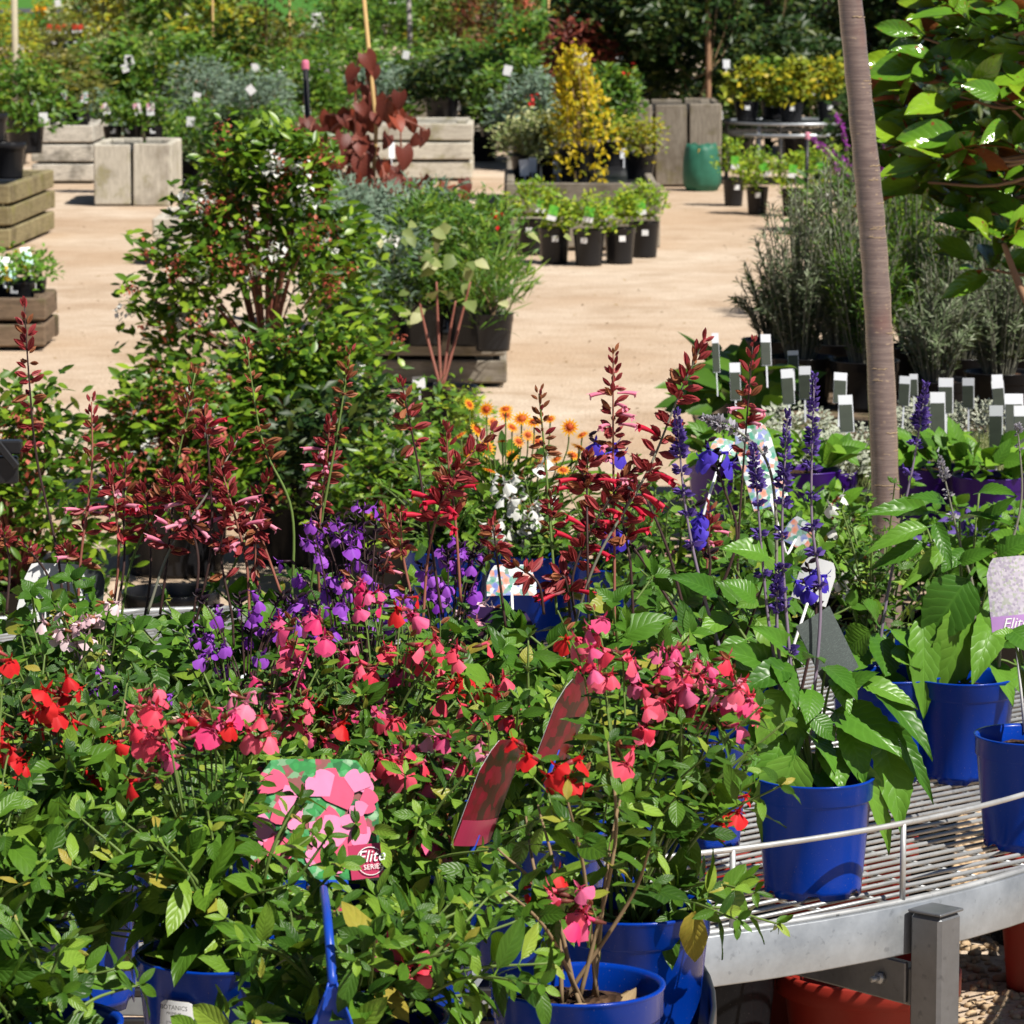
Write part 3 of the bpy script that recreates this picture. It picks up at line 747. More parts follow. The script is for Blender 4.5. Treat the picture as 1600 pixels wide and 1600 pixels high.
def stalked_flowers(root, base, items, kind, d, scale=.034, cal='brown', smat='stem_red', depth=.03, twin=True):
    """flowers on thin stalks; the spots come from the photo, at the plant's own distance"""
    loc = Vector(root.location); kind0 = kind
    if len(items) > 3: items = list(items)+[(x+rng.normal(0, 24), y+rng.normal(0, 20)) for x, y in items if rng.random() < (.7 if kind not in ('red', 'purple') else .3)]
    for px, py in items:
        kind = kind0 if kind0 != 'coral' else str(rng.choice(('coral', 'coral', 'coral', 'hot', 'hot', 'red', 'pink'), p=(.2, .2, .18, .14, .14, .08, .06)))
        p = at_d(px, py, d+rng.normal(0, depth))-loc
        b = base.lerp(Vector((p.x, p.y, base.z)), .55); b.z = max(base.z*.8, min(base.z+.06, p.z-.03))
        top = p+Vector((rng.normal(0, .006), .008, rng.uniform(.006, .03)))
        c = catmull([b, b.lerp(p, .55)+Vector((0, .012, .02)), p+Vector((0, .012, 0)), top], 4)
        st = obj('flower_stalk', tube(c, [.0012, .0008], 5, 'stem_green' if kind != 'purple' else 'stem_dark'), root)
        if kind != 'purple':
            for q_ in range(3):
                cp = c[int(rng.integers(1, max(2, len(c)-5)))]; a_ = rng.uniform(0, 6.28); obj('leaf', LM['salvia'][q_], st, basis(cp, (math.cos(a_), math.sin(a_), .3), (0, -.4, 1), rng.uniform(.02, .036)))
        an = rng.uniform(-2.6, -.5)
        fd = Vector((math.cos(an)*.9, math.sin(an)*.8, rng.uniform(-.25, .25)))
        s = scale*rng.uniform(.8, 1.12)
        obj('flower', FLOWER[kind][int(rng.integers(0, 3))], st, basis(p-fd.normalized()*s*.35+Vector((0, .004, 0)), fd, Vector((rng.normal(0, .35), rng.normal(0, .2), 1)), s))
        for extra in range(int(rng.integers(0, 4)) if twin else 0):
            an = rng.uniform(-3.1, .2); f2 = Vector((math.cos(an), math.sin(an)*.8, rng.uniform(-.4, .5))); s2 = scale*rng.uniform(.55, 1.0)
            obj('flower', FLOWER[kind][int(rng.integers(0, 3))], st, basis(c[-1].lerp(c[-4], rng.random())+rv(.004), f2, Vector((rng.normal(0, .5), 0, 1)), s2))
        for j in range(rng.integers(1, 4)):
            q = c[-1].lerp(c[-4], rng.random()); a2 = rng.uniform(0, 6.28)
            obj('calyx', CALYX[cal], st, basis(q, (math.cos(a2)*.8, math.sin(a2)*.8, rng.uniform(.2, .8)), (0, 0, 1), rng.uniform(.010, .016)))
def salvia(label, px, d, zb, Rr, H, fam, nst, leafL, cap=230, lean=(0, 0), group='small leaved salvias in blue pots', start=.3, gap=.026, side=.5, flowers=(), fscale=.030, smat='stem_green', lo=.0, cal='brown', name='potted_salvia', skirt=6):
    if zb > .5: nst = int(nst*1.6); leafL *= 1.2; Rr *= 1.12; cap = int(cap*1.15)
    else: nst = int(nst*1.35); leafL *= 1.12
    p = at_dz(px, d, zb+.165); root = thing(name, label, 'potted plant', (p.x, p.y, zb), group)
    blue_pot(root, rng.uniform(0, 6))
    tips = []
    for k in range(nst):
        a = k*2.39996+rng.normal(0, .3); r = Rr*math.sqrt((k+.6)/nst)*rng.uniform(.85, 1.12)
        h = H*(1.05-.45*(r/Rr)**2)*rng.uniform(.75, 1.12)
        tips.append(Vector((r*math.cos(a)+lean[0], r*math.sin(a)+lean[1], .15+lo+h)))
    for k in range(skirt):
        a = -math.pi/2+rng.normal(0, 1.25); r = Rr*rng.uniform(.85, 1.12); tips.append(Vector((r*math.cos(a)+lean[0]*.5, r*math.sin(a), .15+rng.uniform(-.03, .07))))
    Ms = []; stems = []; shoots(Vector((0, 0, .145)), tips, fam, leafL, Ms, stems, start, gap, side, smat)
    for st in stems: obj('stem', st, root)
    add_leaves(root, fam, Ms, cap)
    for kind, items in flowers: stalked_flowers(root, Vector((0, 0, .15+H*.5)), items, kind, d, fscale, cal)
    return root
Z1, Z2 = B1[2], B2[2]
G1 = 'red and coral flowered salvias on the tray bench'
LEAFDRY = mesh('dry_leaf', leaf(W=.5, rows=4, shape='ovate', fold=.4, curl=-.3, mat='leaf_dry', pet=.2))
rA = salvia('coral salvia in a front blue pot, woody bare stems above wide brown soil', 902, 4.0, Z1, .11, .215, 'salvia', 5, .042, 190, (.0, .02), G1, .42, .028, .35,
       [('red', [(884, 1225), (915, 1228), (834, 1188), (847, 1394)]), ('coral', [(975, 1198)])], smat='stem_wood', skirt=0)
stalked_flowers(rA, Vector((.0, .0, .2)), [(884, 1436), (932, 1443), (905, 1425)], 'coral', 3.93, .034, depth=.005)
for k in range(12): obj('dry_leaf', LEAFDRY, rA, basis((rng.uniform(-.05, .06), rng.uniform(-.055, .02), .150), (rng.normal(), rng.normal(), rng.normal(.1, .4)), (rng.normal(0, .6), rng.normal(0, .6), 1), rng.uniform(.008, .024)))
salvia('tall coral salvia in blue pot beside the black tray rim', 985, 4.32, Z1, .135, .245, 'salvia', 13, .040, 230, (.055, 0), G1, .35, .026, .4,
       [('coral', [(915, 1002), (935, 985), (932, 1050), (972, 1033), (1026, 1057), (1063, 1043), (1070, 1090), (1085, 1075), (1107, 1077), (1092, 1106), (1116, 1112), (1151, 1073), (1165, 1090), (1173, 1109), (1141, 1138), (1013, 1124), (1026, 1094), (1050, 1075), (1060, 1110)]), ('red', [(1120, 1290), (1150, 1275)])])
salvia('coral salvia sprawling over the front blue pot beside the blue scoop stake', 560, 3.88, Z1, .155, .135, 'salvia', 13, .044, 230, (.02, .0), G1, .3, .026, .45,
       [('coral', [(601, 1492), (648, 1512), (655, 1485)])])
salvia('leafy green salvia in the blue pot with the white sticker', 345, 4.12, Z1, .15, .185, 'salvia', 13, .043, 230, (-.01, .02), G1, .3, .026, .5,
       [('coral', [(233, 1131), (257, 1155), (277, 1185), (324, 1144), (351, 1134), (392, 1141), (240, 1115), (310, 1125)]), ('red', [(219, 1222)])])
salvia('dark red salvia in a shaded blue pot over the black bars', 110, 4.55, Z1, .16, .14, 'salvia', 13, .05, 230, (0, -.02), G1, .28, .026, .45,
       [('red', [(20, 1171), (30, 1208), (115, 1192), (152, 1219), (125, 1134), (189, 1161), (61, 1104), (101, 1094), (80, 1120), (160, 1140)])])
salvia('coral salvia in blue pot just behind the scoop stake', 625, 4.36, Z1, .14, .17, 'salvia', 13, .038, 220, (0, 0), G1, .3, .024, .5,
       [('coral', [(621, 1327), (651, 1340), (682, 1330), (692, 1345), (614, 1225), (672, 1192), (719, 1188), (662, 1151), (705, 1158), (628, 1178), (590, 1181), (640, 1330), (700, 1340)])])
salvia('leafy salvia spilling from the blue pot in the bottom corner', 50, 3.86, Z1, .12, .10, 'salvia', 8, .046, 150, (-.05, .03), G1, .3, .03, .4)
salvia('green salvia at the picture edge left of the shaded pot', -20, 4.2, Z1, .14, .17, 'salvia', 11, .05, 190, (0, 0), G1, .3, .028, .45, [('red', [(5, 1035), (18, 1190)])])
salvia('coral salvia behind the big pink picture label', 385, 4.75, Z1, .14, .16, 'salvia', 12, .036, 190, (0, 0), G1, .3, .024, .45,
       [('coral', [(439, 1175), (459, 1131), (442, 1087), (470, 1110), (523, 1138), (535, 1131), (449, 986), (456, 1040), (430, 1150), (500, 1115), (480, 1160), (540, 1020), (577, 1043)])])
salvia('red and coral salvia between the sticker pot and the purple flowers', 165, 4.87, Z1, .14, .145, 'salvia_dark', 12, .036, 170, (0, 0), G1, .3, .024, .45,
       [('red', [(190, 1180), (85, 1150), (140, 1170)]), ('coral', [(270, 1140), (205, 1160)])])
salvia('small leaved green salvia behind the dark red flowers', 40, 5.06, Z1, .15, .15, 'salvia_dark', 12, .034, 150, (0, 0), G1, .3, .024, .45, [('purple', [(150, 1085), (165, 1075), (235, 1095)])])
salvia('coral salvia before the magenta label', 605, 4.8, Z1, .14, .185, 'salvia', 12, .034, 200, (.02, 0), G1, .3, .024, .45,
       [('coral', [(682, 1090), (722, 1080), (782, 1090), (580, 1124), (746, 1141), (611, 1057), (655, 1030), (722, 1030), (564, 955), (628, 955), (560, 1100), (690, 1065), (600, 1105), (645, 1010)])])
salvia('narrow leaved salvia among the dark red label cards', 835, 4.7, Z1, .12, .2, 'salvia', 11, .036, 190, (.01, 0), G1, .3, .025, .4, [('red', [(900, 1205), (860, 1215)]), ('coral', [(800, 1125)])])

# purple flowered salvias on the wire bench
def purple(label, px, d, H, items, lean=(0, 0)):
    r = salvia(label, px, d, Z2, .13, H, 'salvia_dark', 13, .027, 170, lean, 'purple flowered salvias on the wire bench', .35, .024, .35, [('purple', items)], .027, cal='dark')
    base = Vector((0, 0, .16+H*.6)); loc = Vector(r.location)
    for k in range(9):
        px2, py2 = items[k % len(items)]; p = at_d(px2+rng.normal(0, 22), py2-rng.uniform(5, 45), d)-loc
        c = catmull([base, base.lerp(p, .6)+Vector((0, 0, .02)), p], 6); st = obj('flower_stalk', tube(c, [.0014, .0008], 5, 'stem_dark'), r)
        for j in range(8):
            q = c[-1].lerp(c[-5], j/8); a = j*1.6
            obj('calyx', CALYX['dark'], st, basis(q, (math.cos(a), math.sin(a), .7), (0, 0, 1), rng.uniform(.010, .015)))
purple('bright purple salvia at the middle of the wire bench', 575, 5.62, .30, [(567, 827), (535, 837), (559, 876), (572, 896), (604, 943), (584, 989), (530, 842), (489, 850), (513, 830), (641, 938), (499, 996), (545, 860), (520, 905), (548, 925), (590, 915), (500, 880), (470, 900), (530, 960), (610, 975), (560, 985)])
purple('purple salvia right of the middle with few open flowers', 700, 5.85, .26, [(736, 884), (712, 901), (672, 905), (682, 942), (716, 864), (690, 930), (730, 920), (660, 945), (700, 870)], (.0, .0))
purple('purple salvia beside the drooping burgundy flowers', 385, 5.6, .26, [(337, 959), (395, 952), (439, 955), (483, 949), (408, 1023), (358, 1053), (420, 985), (380, 1000), (450, 1005), (345, 1010), (470, 975), (320, 1000)])
salvia('pale pink salvia before the white label on the wire bench', 130, 5.62, Z2, .14, .27, 'salvia', 13, .032, 190, (0, 0), 'pale flowered salvias', .35, .026, .4,
       [('palepink', [(118, 978), (135, 1000), (122, 995), (140, 965), (108, 1005), (130, 1020)])])
salvia('green salvia bush with pink buds behind the magenta label', 770, 6.05, Z2, .13, .19, 'salvia_dark', 12, .034, 160, (0, 0), 'pale flowered salvias', .3, .026, .4,
       [('palepink', [(750, 945), (720, 960), (780, 965)]), ('pink', [(740, 975), (700, 1000)])])
salvia('white flowered salvia below the orange daisies', 845, 7.9, Z2, .15, .12, 'salvia', 14, .03, 170, (0, 0), 'white flowered salvias', .25, .024, .4,
       [('white', [(790, 760), (812, 748), (818, 770), (820, 825), (800, 832), (835, 830), (845, 800), (780, 830), (828, 812)])], .04)
salvia('fine leaved salvia with white flowers beside the cherry trunk', 1372, 6.95, Z2, .14, .24, 'salvia', 15, .026, 190, (0, 0), 'white flowered salvias', .25, .022, .4,
       [('white', [(1352, 880), (1330, 893), (1300, 790), (1345, 945)])], .032)

for px, d, l, fl in ((965, 7.75, 'green salvia on the far side of the wire bench right of the daisies', [('red', [(930, 880), (900, 905), (985, 890)])]), (1045, 7.45, 'pink salvia on the far side of the wire bench behind the blue flowers', [('pink', [(1010, 870), (1100, 830), (1060, 880)])]), (1135, 7.7, 'leafy green salvia on the far side of the bench below the silver mounds', []), (700, 7.95, 'small green salvia on the far side of the bench left of the daisies', [('pink', [(690, 800)])])):
    salvia(l, px, d, Z2, .15, .19, 'salvia', 11, .036, 110, (0, 0), 'green salvias along the far side of the bench', .2, .028, .4, fl)
# ------------------------------------------------------------------ burgundy salvias: tall spikes of dark red calyces
def burgundy_spike(root, pix, d, f0, nwh, cal='burgundy', size=.03, flowers=0, fcol='pink', smat='stem_dark', rad=.0021, per=6):
    size *= .84; flowers = int(flowers*1.7)
    loc = Vector(root.location)
    pts = [at_d(x, y, d+rng.normal(0, .01))-loc for x, y in pix]
    c = catmull(pts, 8); n = len(c)
    sp = obj('flower_spike', tube(c, [rad, rad*.9, rad*.45], 7, smat), root)
    fl = flowers
    for i in range(nwh):
        f = f0+(1-f0)*(i/(nwh-1))**.9; k = min(n-2, int(f*(n-1))); p = c[k].lerp(c[k+1], f*(n-1)-k); dr = (c[k+1]-c[k]).normalized()
        top = (i/(nwh-1)); m = int(rng.integers(per-3, per+2)) if top < .8 else max(3, per-2); a0 = rng.uniform(0, 6)
        if .1 < top < .7 and rng.random() < .12: continue
        s = size*(1.12-.5*top**2)*rng.uniform(.85, 1.12)
        for j in range(m):
            a = a0+j*2*math.pi/m+rng.normal(0, .3); pd = perp(dr, a)
            ld = pd*(1.0-.65*top**3)+dr*(rng.normal(.25, .25)+.9*top**2)+Vector((0, 0, rng.normal(-.10, .25)))
            kk = cal if rng.random() < .8 else ('brown' if cal == 'burgundy' else 'burgundy')
            M = basis(p+pd*.003+dr*rng.normal(0, .004), ld, dr+rv(.3), s*rng.uniform(.65, 1.2), s*rng.uniform(.75, 1.25))
            obj('calyx', CALYX[kk], sp, M)
            if fl > 0 and top < .75 and pd.y < .35 and rng.random() < .35:
                fl -= 1; ld2 = pd+dr*.15+Vector((0, 0, -.15)); obj('corolla', COROLLA[fcol], sp, basis(p+pd*s*.35, ld2, dr, size*1.2))
    return sp
def burgundy(label, px, d, H, nst, spikes, lean=(0, 0), leaves=.062, cap=150):
    p = at_dz(px, d, Z2+.165); root = thing('burgundy_salvia', label, 'potted plant', (p.x, p.y, Z2), 'burgundy spiked salvias on the wire bench')
    blue_pot(root, rng.uniform(0, 6)); tips = []; nst = int(nst*1.9)
    for k in range(nst):
        a = k*2.4+rng.normal(0, .3); r = .19*math.sqrt((k+.5)/nst); tips.append(Vector((r*math.cos(a)+lean[0], r*math.sin(a)+lean[1], .15+H*rng.uniform(.6, 1.05))))
    Ms = []; stems = []; shoots(Vector((0, 0, .145)), tips, 'burgundy', leaves*1.12, Ms, stems, .25, .04, .3, 'stem_green', .0032, .5)
    for st in stems: obj('stem', st, root)
    add_leaves(root, 'burgundy', Ms, cap)
    p0 = at_dz(px, d, Z2+.2)
    for pix, f0, nwh, cal, size, nf, fc, sm in spikes:
        burgundy_spike(root, pix, d, f0, nwh, cal, size, nf, fc, sm)
    return root
burgundy('tall burgundy salvia at the left, its highest spike over the path', 120, 5.95, .27, 9, [
    ([(105, 1050), (92, 880), (58, 720), (46, 600), (38, 478)], .55, 10, 'burgundy', .027, 0, 'pink', 'stem_dark'),
    ([(120, 1040), (125, 885), (143, 740), (143, 628)], .36, 10, 'burgundy', .026, 2, 'pink', 'stem_red'),
    ([(160, 1050), (192, 900), (193, 800), (196, 722)], .6, 7, 'burgundy', .026, 2, 'crimson', 'stem_dark'),
    ([(180, 1050), (205, 880), (270, 740), (305, 583)], .58, 9, 'brown', .024, 0, 'pink', 'stem_green'),
    ([(90, 960), (75, 900), (38, 850)], .8, 5, 'burgundy', .02, 0, 'pink', 'stem_dark'),
    ([(108, 960), (106, 900), (104, 850)], .8, 5, 'burgundy', .02, 0, 'pink', 'stem_dark'),
    ([(170, 1000), (185, 880), (180, 790), (172, 735)], .5, 8, 'burgundy', .028, 3, 'pink', 'stem_red'),
    ([(220, 1000), (235, 900), (232, 810), (225, 765)], .55, 7, 'burgundy', .028, 2, 'crimson', 'stem_dark'),
    ([(10, 960), (15, 880), (4, 830)], .8, 5, 'burgundy', .02, 0, 'pink', 'stem_dark')], (-.01, 0))
burgundy('burgundy salvia with crossing leaning spikes and pink flowers', 330, 5.88, .25, 9, [
    ([(230, 960), (265, 860), (325, 770), (372, 685)], .35, 11, 'burgundy', .029, 3, 'pink', 'stem_grey'),
    ([(300, 1000), (330, 850), (325, 700), (318, 645)], .72, 7, 'burgundy', .027, 1, 'crimson', 'stem_dark'),
    ([(455, 960), (456, 800), (410, 690), (385, 540)], .58, 8, 'brown', .022, 0, 'pink', 'stem_green'),
    ([(350, 920), (380, 850), (400, 800), (420, 745)], .4, 8, 'burgundy', .027, 2, 'pink', 'stem_green'),
    ([(440, 930), (415, 860), (402, 830), (398, 900)], .6, 7, 'burgundy', .025, 0, 'pink', 'stem_red'),
    ([(365, 1010), (362, 960), (345, 870), (352, 820)], .55, 7, 'burgundy', .024, 0, 'pink', 'stem_dark'),
    ([(390, 980), (385, 880), (362, 790), (345, 730)], .45, 9, 'burgundy', .030, 3, 'pink', 'stem_red'),
    ([(300, 980), (310, 880), (296, 800), (300, 740)], .5, 8, 'burgundy', .029, 2, 'pink', 'stem_dark'),
    ([(250, 960), (262, 870), (270, 780), (265, 745)], .6, 6, 'burgundy', .025, 1, 'crimson', 'stem_dark')], (0, 0))
burgundy('burgundy salvia with pink tipped dense spike and short buds', 500, 5.98, .25, 8, [
    ([(500, 960), (497, 850), (508, 740), (516, 655)], .42, 12, 'burgundy', .027, 6, 'pink', 'stem_red'),
    ([(480, 950), (505, 800), (530, 660), (546, 553)], .62, 8, 'brown', .021, 0, 'pink', 'stem_green'),
    ([(600, 960), (598, 900), (612, 850), (600, 800)], .4, 7, 'burgundy', .022, 1, 'pink', 'stem_red')])
burgundy('dark burgundy salvia with long crimson flowers, right of the middle', 675, 5.72, .24, 8, [
    ([(690, 960), (672, 840), (652, 720), (628, 600)], .74, 5, 'burgundy', .030, 0, 'crimson', 'stem_dark'),
    ([(660, 980), (672, 850), (706, 750), (768, 675)], .45, 9, 'burgundy', .034, 3, 'crimson', 'stem_red'),
    ([(720, 940), (712, 820), (702, 740), (697, 668)], .4, 10, 'burgundy', .026, 2, 'crimson', 'stem_red'),
    ([(790, 980), (780, 900), (770, 820)], .72, 5, 'burgundy', .026, 0, 'crimson', 'stem_dark'),
    ([(850, 960), (840, 910), (800, 880)], .7, 4, 'burgundy', .026, 0, 'crimson', 'stem_dark'),
    ([(645, 940), (630, 870), (625, 800)], .6, 5, 'burgundy', .022, 1, 'pink', 'stem_red')])
burgundy('large dark burgundy salvia with the tilted spike over the path', 940, 5.85, .27, 10, [
    ([(880, 1040), (930, 880), (1010, 740), (1060, 620), (1098, 535)], .45, 13, 'burgundy', .034, 3, 'crimson', 'stem_grey'),
    ([(960, 1000), (960, 850), (958, 700), (958, 552)], .5, 14, 'burgundy', .027, 6, 'pink', 'stem_red'),
    ([(920, 980), (918, 860), (917, 760), (918, 715)], .65, 7, 'burgundy', .032, 2, 'crimson', 'stem_dark'),
    ([(885, 1050), (890, 960), (880, 900), (850, 930)], .5, 7, 'burgundy', .032, 2, 'crimson', 'stem_dark'),
    ([(870, 960), (862, 850), (852, 720), (842, 615)], .62, 8, 'brown', .022, 0, 'crimson', 'stem_green'),
    ([(990, 980), (985, 880), (975, 800), (1020, 730)], .5, 8, 'burgundy', .032, 3, 'crimson', 'stem_dark'),
    ([(905, 1000), (895, 900), (940, 800), (985, 735)], .4, 10, 'burgundy', .033, 3, 'crimson', 'stem_dark'),
    ([(870, 920), (862, 850), (860, 780)], .68, 5, 'burgundy', .024, 0, 'pink', 'stem_dark')], (0, 0), .07, 170)
burgundy('burgundy salvia with pale pink flowers left of the indigo spikes', 1150, 6.5, .22, 8, [
    ([(1150, 960), (1155, 820), (1165, 680), (1176, 540)], .6, 9, 'burgundy', .028, 5, 'pink', 'stem_dark'),
    ([(1100, 960), (1105, 880), (1110, 800)], .6, 5, 'burgundy', .024, 2, 'pink', 'stem_red')])

# ------------------------------------------------------------------ indigo salvias: big leaves, dense violet spikes
def floret_t(mat):
    ts = []
    for a in range(3):
        l = leaf(W=.55, rows=2, shape='elliptic', fold=.3, curl=.3, mat=mat, cols=2, pet=0)
        ts.append(l.xf(basis((0, 0, 0), (math.cos(a*2.1)*.35, 1, math.sin(a*2.1)*.35), (math.cos(a*2.1), -.2, math.sin(a*2.1)), 1.0)))
    return merge(ts)
FLORET = {k: floret_t('petal_'+k) for k in ('indigo', 'grey', 'blue', 'magenta')}
def indigo_spike(root, pix, d, f0, nwh, kind='indigo', size=.011, smat='stem_mauve', dense=.3, per=13, drop=0):
    loc = Vector(root.location); c = catmull([at_d(x, y, d)-loc for x, y in pix], 10); n = len(c)
    sp = obj('flower_spike', tube(c, [.0028, .0022, .0012], 7, smat), root)
    fs = list(f0+(1-f0)*np.linspace(0, 1, nwh)**.8)+list(np.linspace(1-dense*(1-f0), 1, 8))
    for f in fs:
        k = min(n-2, int(f*(n-1))); p = c[k].lerp(c[k+1], f*(n-1)-k); dr = (c[k+1]-c[k]).normalized(); tp = max(0, (f-(1-dense*(1-f0)))/(dense*(1-f0)+1e-6))
        Ms = []
        for j in range(per):
            a = rng.uniform(0, 6.28); pd = perp(dr, a); ld = pd*(1-.5*tp)+dr*(rng.uniform(-.1, .6)+.5*tp)
            Ms.append(basis(p+pd*.002+dr*rng.normal(0, .0035), ld, dr, size*(1.1-.55*tp)*rng.uniform(.7, 1.25)))
        obj('floret_whorl', scatter(FLORET[kind], Ms), sp)
    return sp
def big_leaves(root, d, items, fam='indigo', jit=.02):
    loc = Vector(root.location)
    for i, (bx, by, tx, ty, wpx) in enumerate(items):
        b = at_d(bx, by, d+rng.normal(0, jit))-loc; t = at_d(tx, ty, d-.02-rng.uniform(0, .035))-loc
        L = (t-b).length
        tpl = LM[fam][i % len(LM[fam])]; wfac = 1.22*(wpx/spx(d))/(L*.5)
        sag = 1.0+.12
        up = Vector((rng.normal(.2, .25), -.75+rng.normal(0, .15), .75))
        M = basis(b, (t-b)+Vector((0, -.01, L*.15)), up, L*1.05*sag, L*1.05*wfac)
        obj('leaf', tpl, root, M)
def petioles(root, d, items, p0):
    loc = Vector(root.location); ts = []
    for bx, by, tx, ty, wpx in items:
        b = at_d(bx, by, d)-loc; ts.append(tube(catmull([p0, p0.lerp(b, .6)+Vector((0, 0, .02)), b], 4), [.0026, .0016], 6, 'stem_green'))
    for t in ts: obj('stem', t, root)
pg = at_dz(1272, 5.82, Z2+.165)
rg = thing('indigo_salvia', 'large leaved salvia with violet spikes in the blue pot on open wires', 'potted plant', (pg.x, pg.y, Z2), 'violet spiked large leaved salvias')
blue_pot(rg, 1.15)
GL = [(1305, 1112, 1390, 1150, 62), (1350, 1065, 1447, 1142, 48), (1378, 1155, 1412, 1252, 48), (1335, 1190, 1396, 1300, 36), (1244, 1180, 1206, 1298, 78), (1262, 1245, 1266, 1316, 42),
      (1256, 1144, 1312, 1178, 46), (1293, 1170, 1318, 1210, 42), (1249, 1112, 1245, 1160, 38), (1269, 1078, 1266, 1119, 38), (1347, 1068, 1417, 1090, 28), (1384, 1128, 1448, 1220, 30), (1232, 1045, 1178, 1066, 34), (1208, 1033, 1248, 1082, 36),
      (1290, 1042, 1335, 1074, 38), (1190, 1080, 1146, 1130, 40), (1196, 1115, 1182, 1190, 42), (1225, 1080, 1200, 1150, 46), (1300, 1060, 1330, 1100, 34), (1260, 1030, 1290, 1020, 30), (1215, 1050, 1160, 1010, 32), (1165, 1000, 1120, 1030, 30), (1235, 1020, 1205, 985, 26), (1310, 1085, 1350, 1050, 34),
      (1140, 960, 1100, 985, 34), (1180, 940, 1150, 905, 30), (1120, 930, 1075, 900, 34), (1200, 870, 1150, 850, 34), (1150, 1060, 1120, 1100, 34), (1270, 1120, 1300, 1150, 34), (1230, 1150, 1190, 1220, 40), (1250, 1180, 1300, 1230, 40), (1320, 1130, 1350, 1200, 40), (1215, 1190, 1175, 1240, 38)]
petioles(rg, 5.85, GL[::2], Vector((0, 0, .15))); big_leaves(rg, 5.83, GL)
for pix, f0, nw in (([(1262, 1180), (1282, 950), (1268, 800), (1272, 590)], .40, 8), ([(1250, 1180), (1232, 1000), (1222, 830), (1231, 648)], .3, 8), ([(1240, 1180), (1205, 1000), (1190, 860), (1178, 700)], .58, 5),
                    ([(1240, 1180), (1218, 1030), (1214, 960), (1216, 900)], .5, 4), ([(1155, 1100), (1105, 950), (1072, 800), (1058, 650)], .55, 7)):
    indigo_spike(rg, pix, 5.83, f0, nw)
indigo_spike(rg, [(1240, 1180), (1215, 1000), (1212, 800), (1195, 715), (1150, 672), (1104, 655)], 5.86, .62, 9, 'grey', .0095, 'stem_grey', .25, 9)
pi_ = at_dz(1505, 6.6, Z2+.165)
ri = thing('indigo_salvia', 'large leaved salvia with grey old spikes in the blue pot by the purple label', 'potted plant', (pi_.x, pi_.y, Z2), 'violet spiked large leaved salvias')
blue_pot(ri, .4)
IL = [(1512, 905, 1462, 988, 62), (1522, 940, 1490, 1068, 84), (1552, 958, 1542, 1032, 40), (1548, 1035, 1584, 1077, 32), (1442, 960, 1446, 1090, 46), (1424, 1008, 1433, 1070, 22), (1499, 812, 1569, 800, 32), (1450, 800, 1378, 795, 26), (1448, 824, 1372, 850, 30),
      (1448, 850, 1376, 880, 26), (1462, 818, 1478, 870, 18), (1530, 830, 1562, 785, 26), (1560, 870, 1600, 840, 28), (1510, 860, 1475, 890, 22), (1570, 930, 1600, 950, 30), (1490, 840, 1440, 900, 22), (1530, 770, 1570, 760, 28), (1545, 900, 1590, 890, 26), (1500, 880, 1540, 860, 24), (1480, 790, 1440, 770, 22), (1590, 1040, 1610, 1090, 30), (1555, 1010, 1590, 1000, 26)]
petioles(ri, 6.6, IL[::2], Vector((0, 0, .15))); big_leaves(ri, 6.58, IL)
indigo_spike(ri, [(1520, 1060), (1522, 930), (1500, 850), (1470, 720)], 6.58, .78, 4, 'grey', .009, 'stem_grey', .3, 8)
indigo_spike(ri, [(1560, 1060), (1570, 900), (1596, 780), (1590, 665)], 6.58, .9, 2, 'grey', .007, 'stem_grey', .3, 6)
pk = at_dz(1392, 6.62, Z2+.165)
rk = thing('indigo_salvia', 'violet salvia with one lone spike before the cherry trunk', 'potted plant', (pk.x, pk.y, Z2), 'violet spiked large leaved salvias')
blue_pot(rk, 2.0)
KL = [(1375, 990, 1388, 1048, 44), (1360, 985, 1330, 1010, 34), (1395, 985, 1430, 1000, 30), (1370, 975, 1362, 945, 26), (1400, 1010, 1435, 1040, 36), (1350, 1010, 1320, 1045, 34), (1385, 1050, 1400, 1100, 36)]
petioles(rk, 6.62, KL, Vector((0, 0, .15))); big_leaves(rk, 6.6, KL, 'round')
indigo_spike(rk, [(1372, 1040), (1380, 970), (1405, 830), (1428, 720), (1446, 605)], 6.6, .55, 5, 'indigo', .013)
pj = at_dz(1612, 6.12, Z2+.165)
rj = thing('indigo_salvia', 'blue pot at the right edge with brown soil and thick stem', 'potted plant', (pj.x, pj.y, Z2), 'violet spiked large leaved salvias')
blue_pot(rj, .2)
JL = [(1580, 985, 1620, 1010, 40), (1600, 1040, 1640, 1070, 40), (1620, 960, 1660, 980, 40), (1590, 1000, 1560, 985, 26), (1640, 1000, 1680, 1040, 40)]
petioles(rj, 6.15, JL, Vector((0, 0, .15))); big_leaves(rj, 6.12, JL)

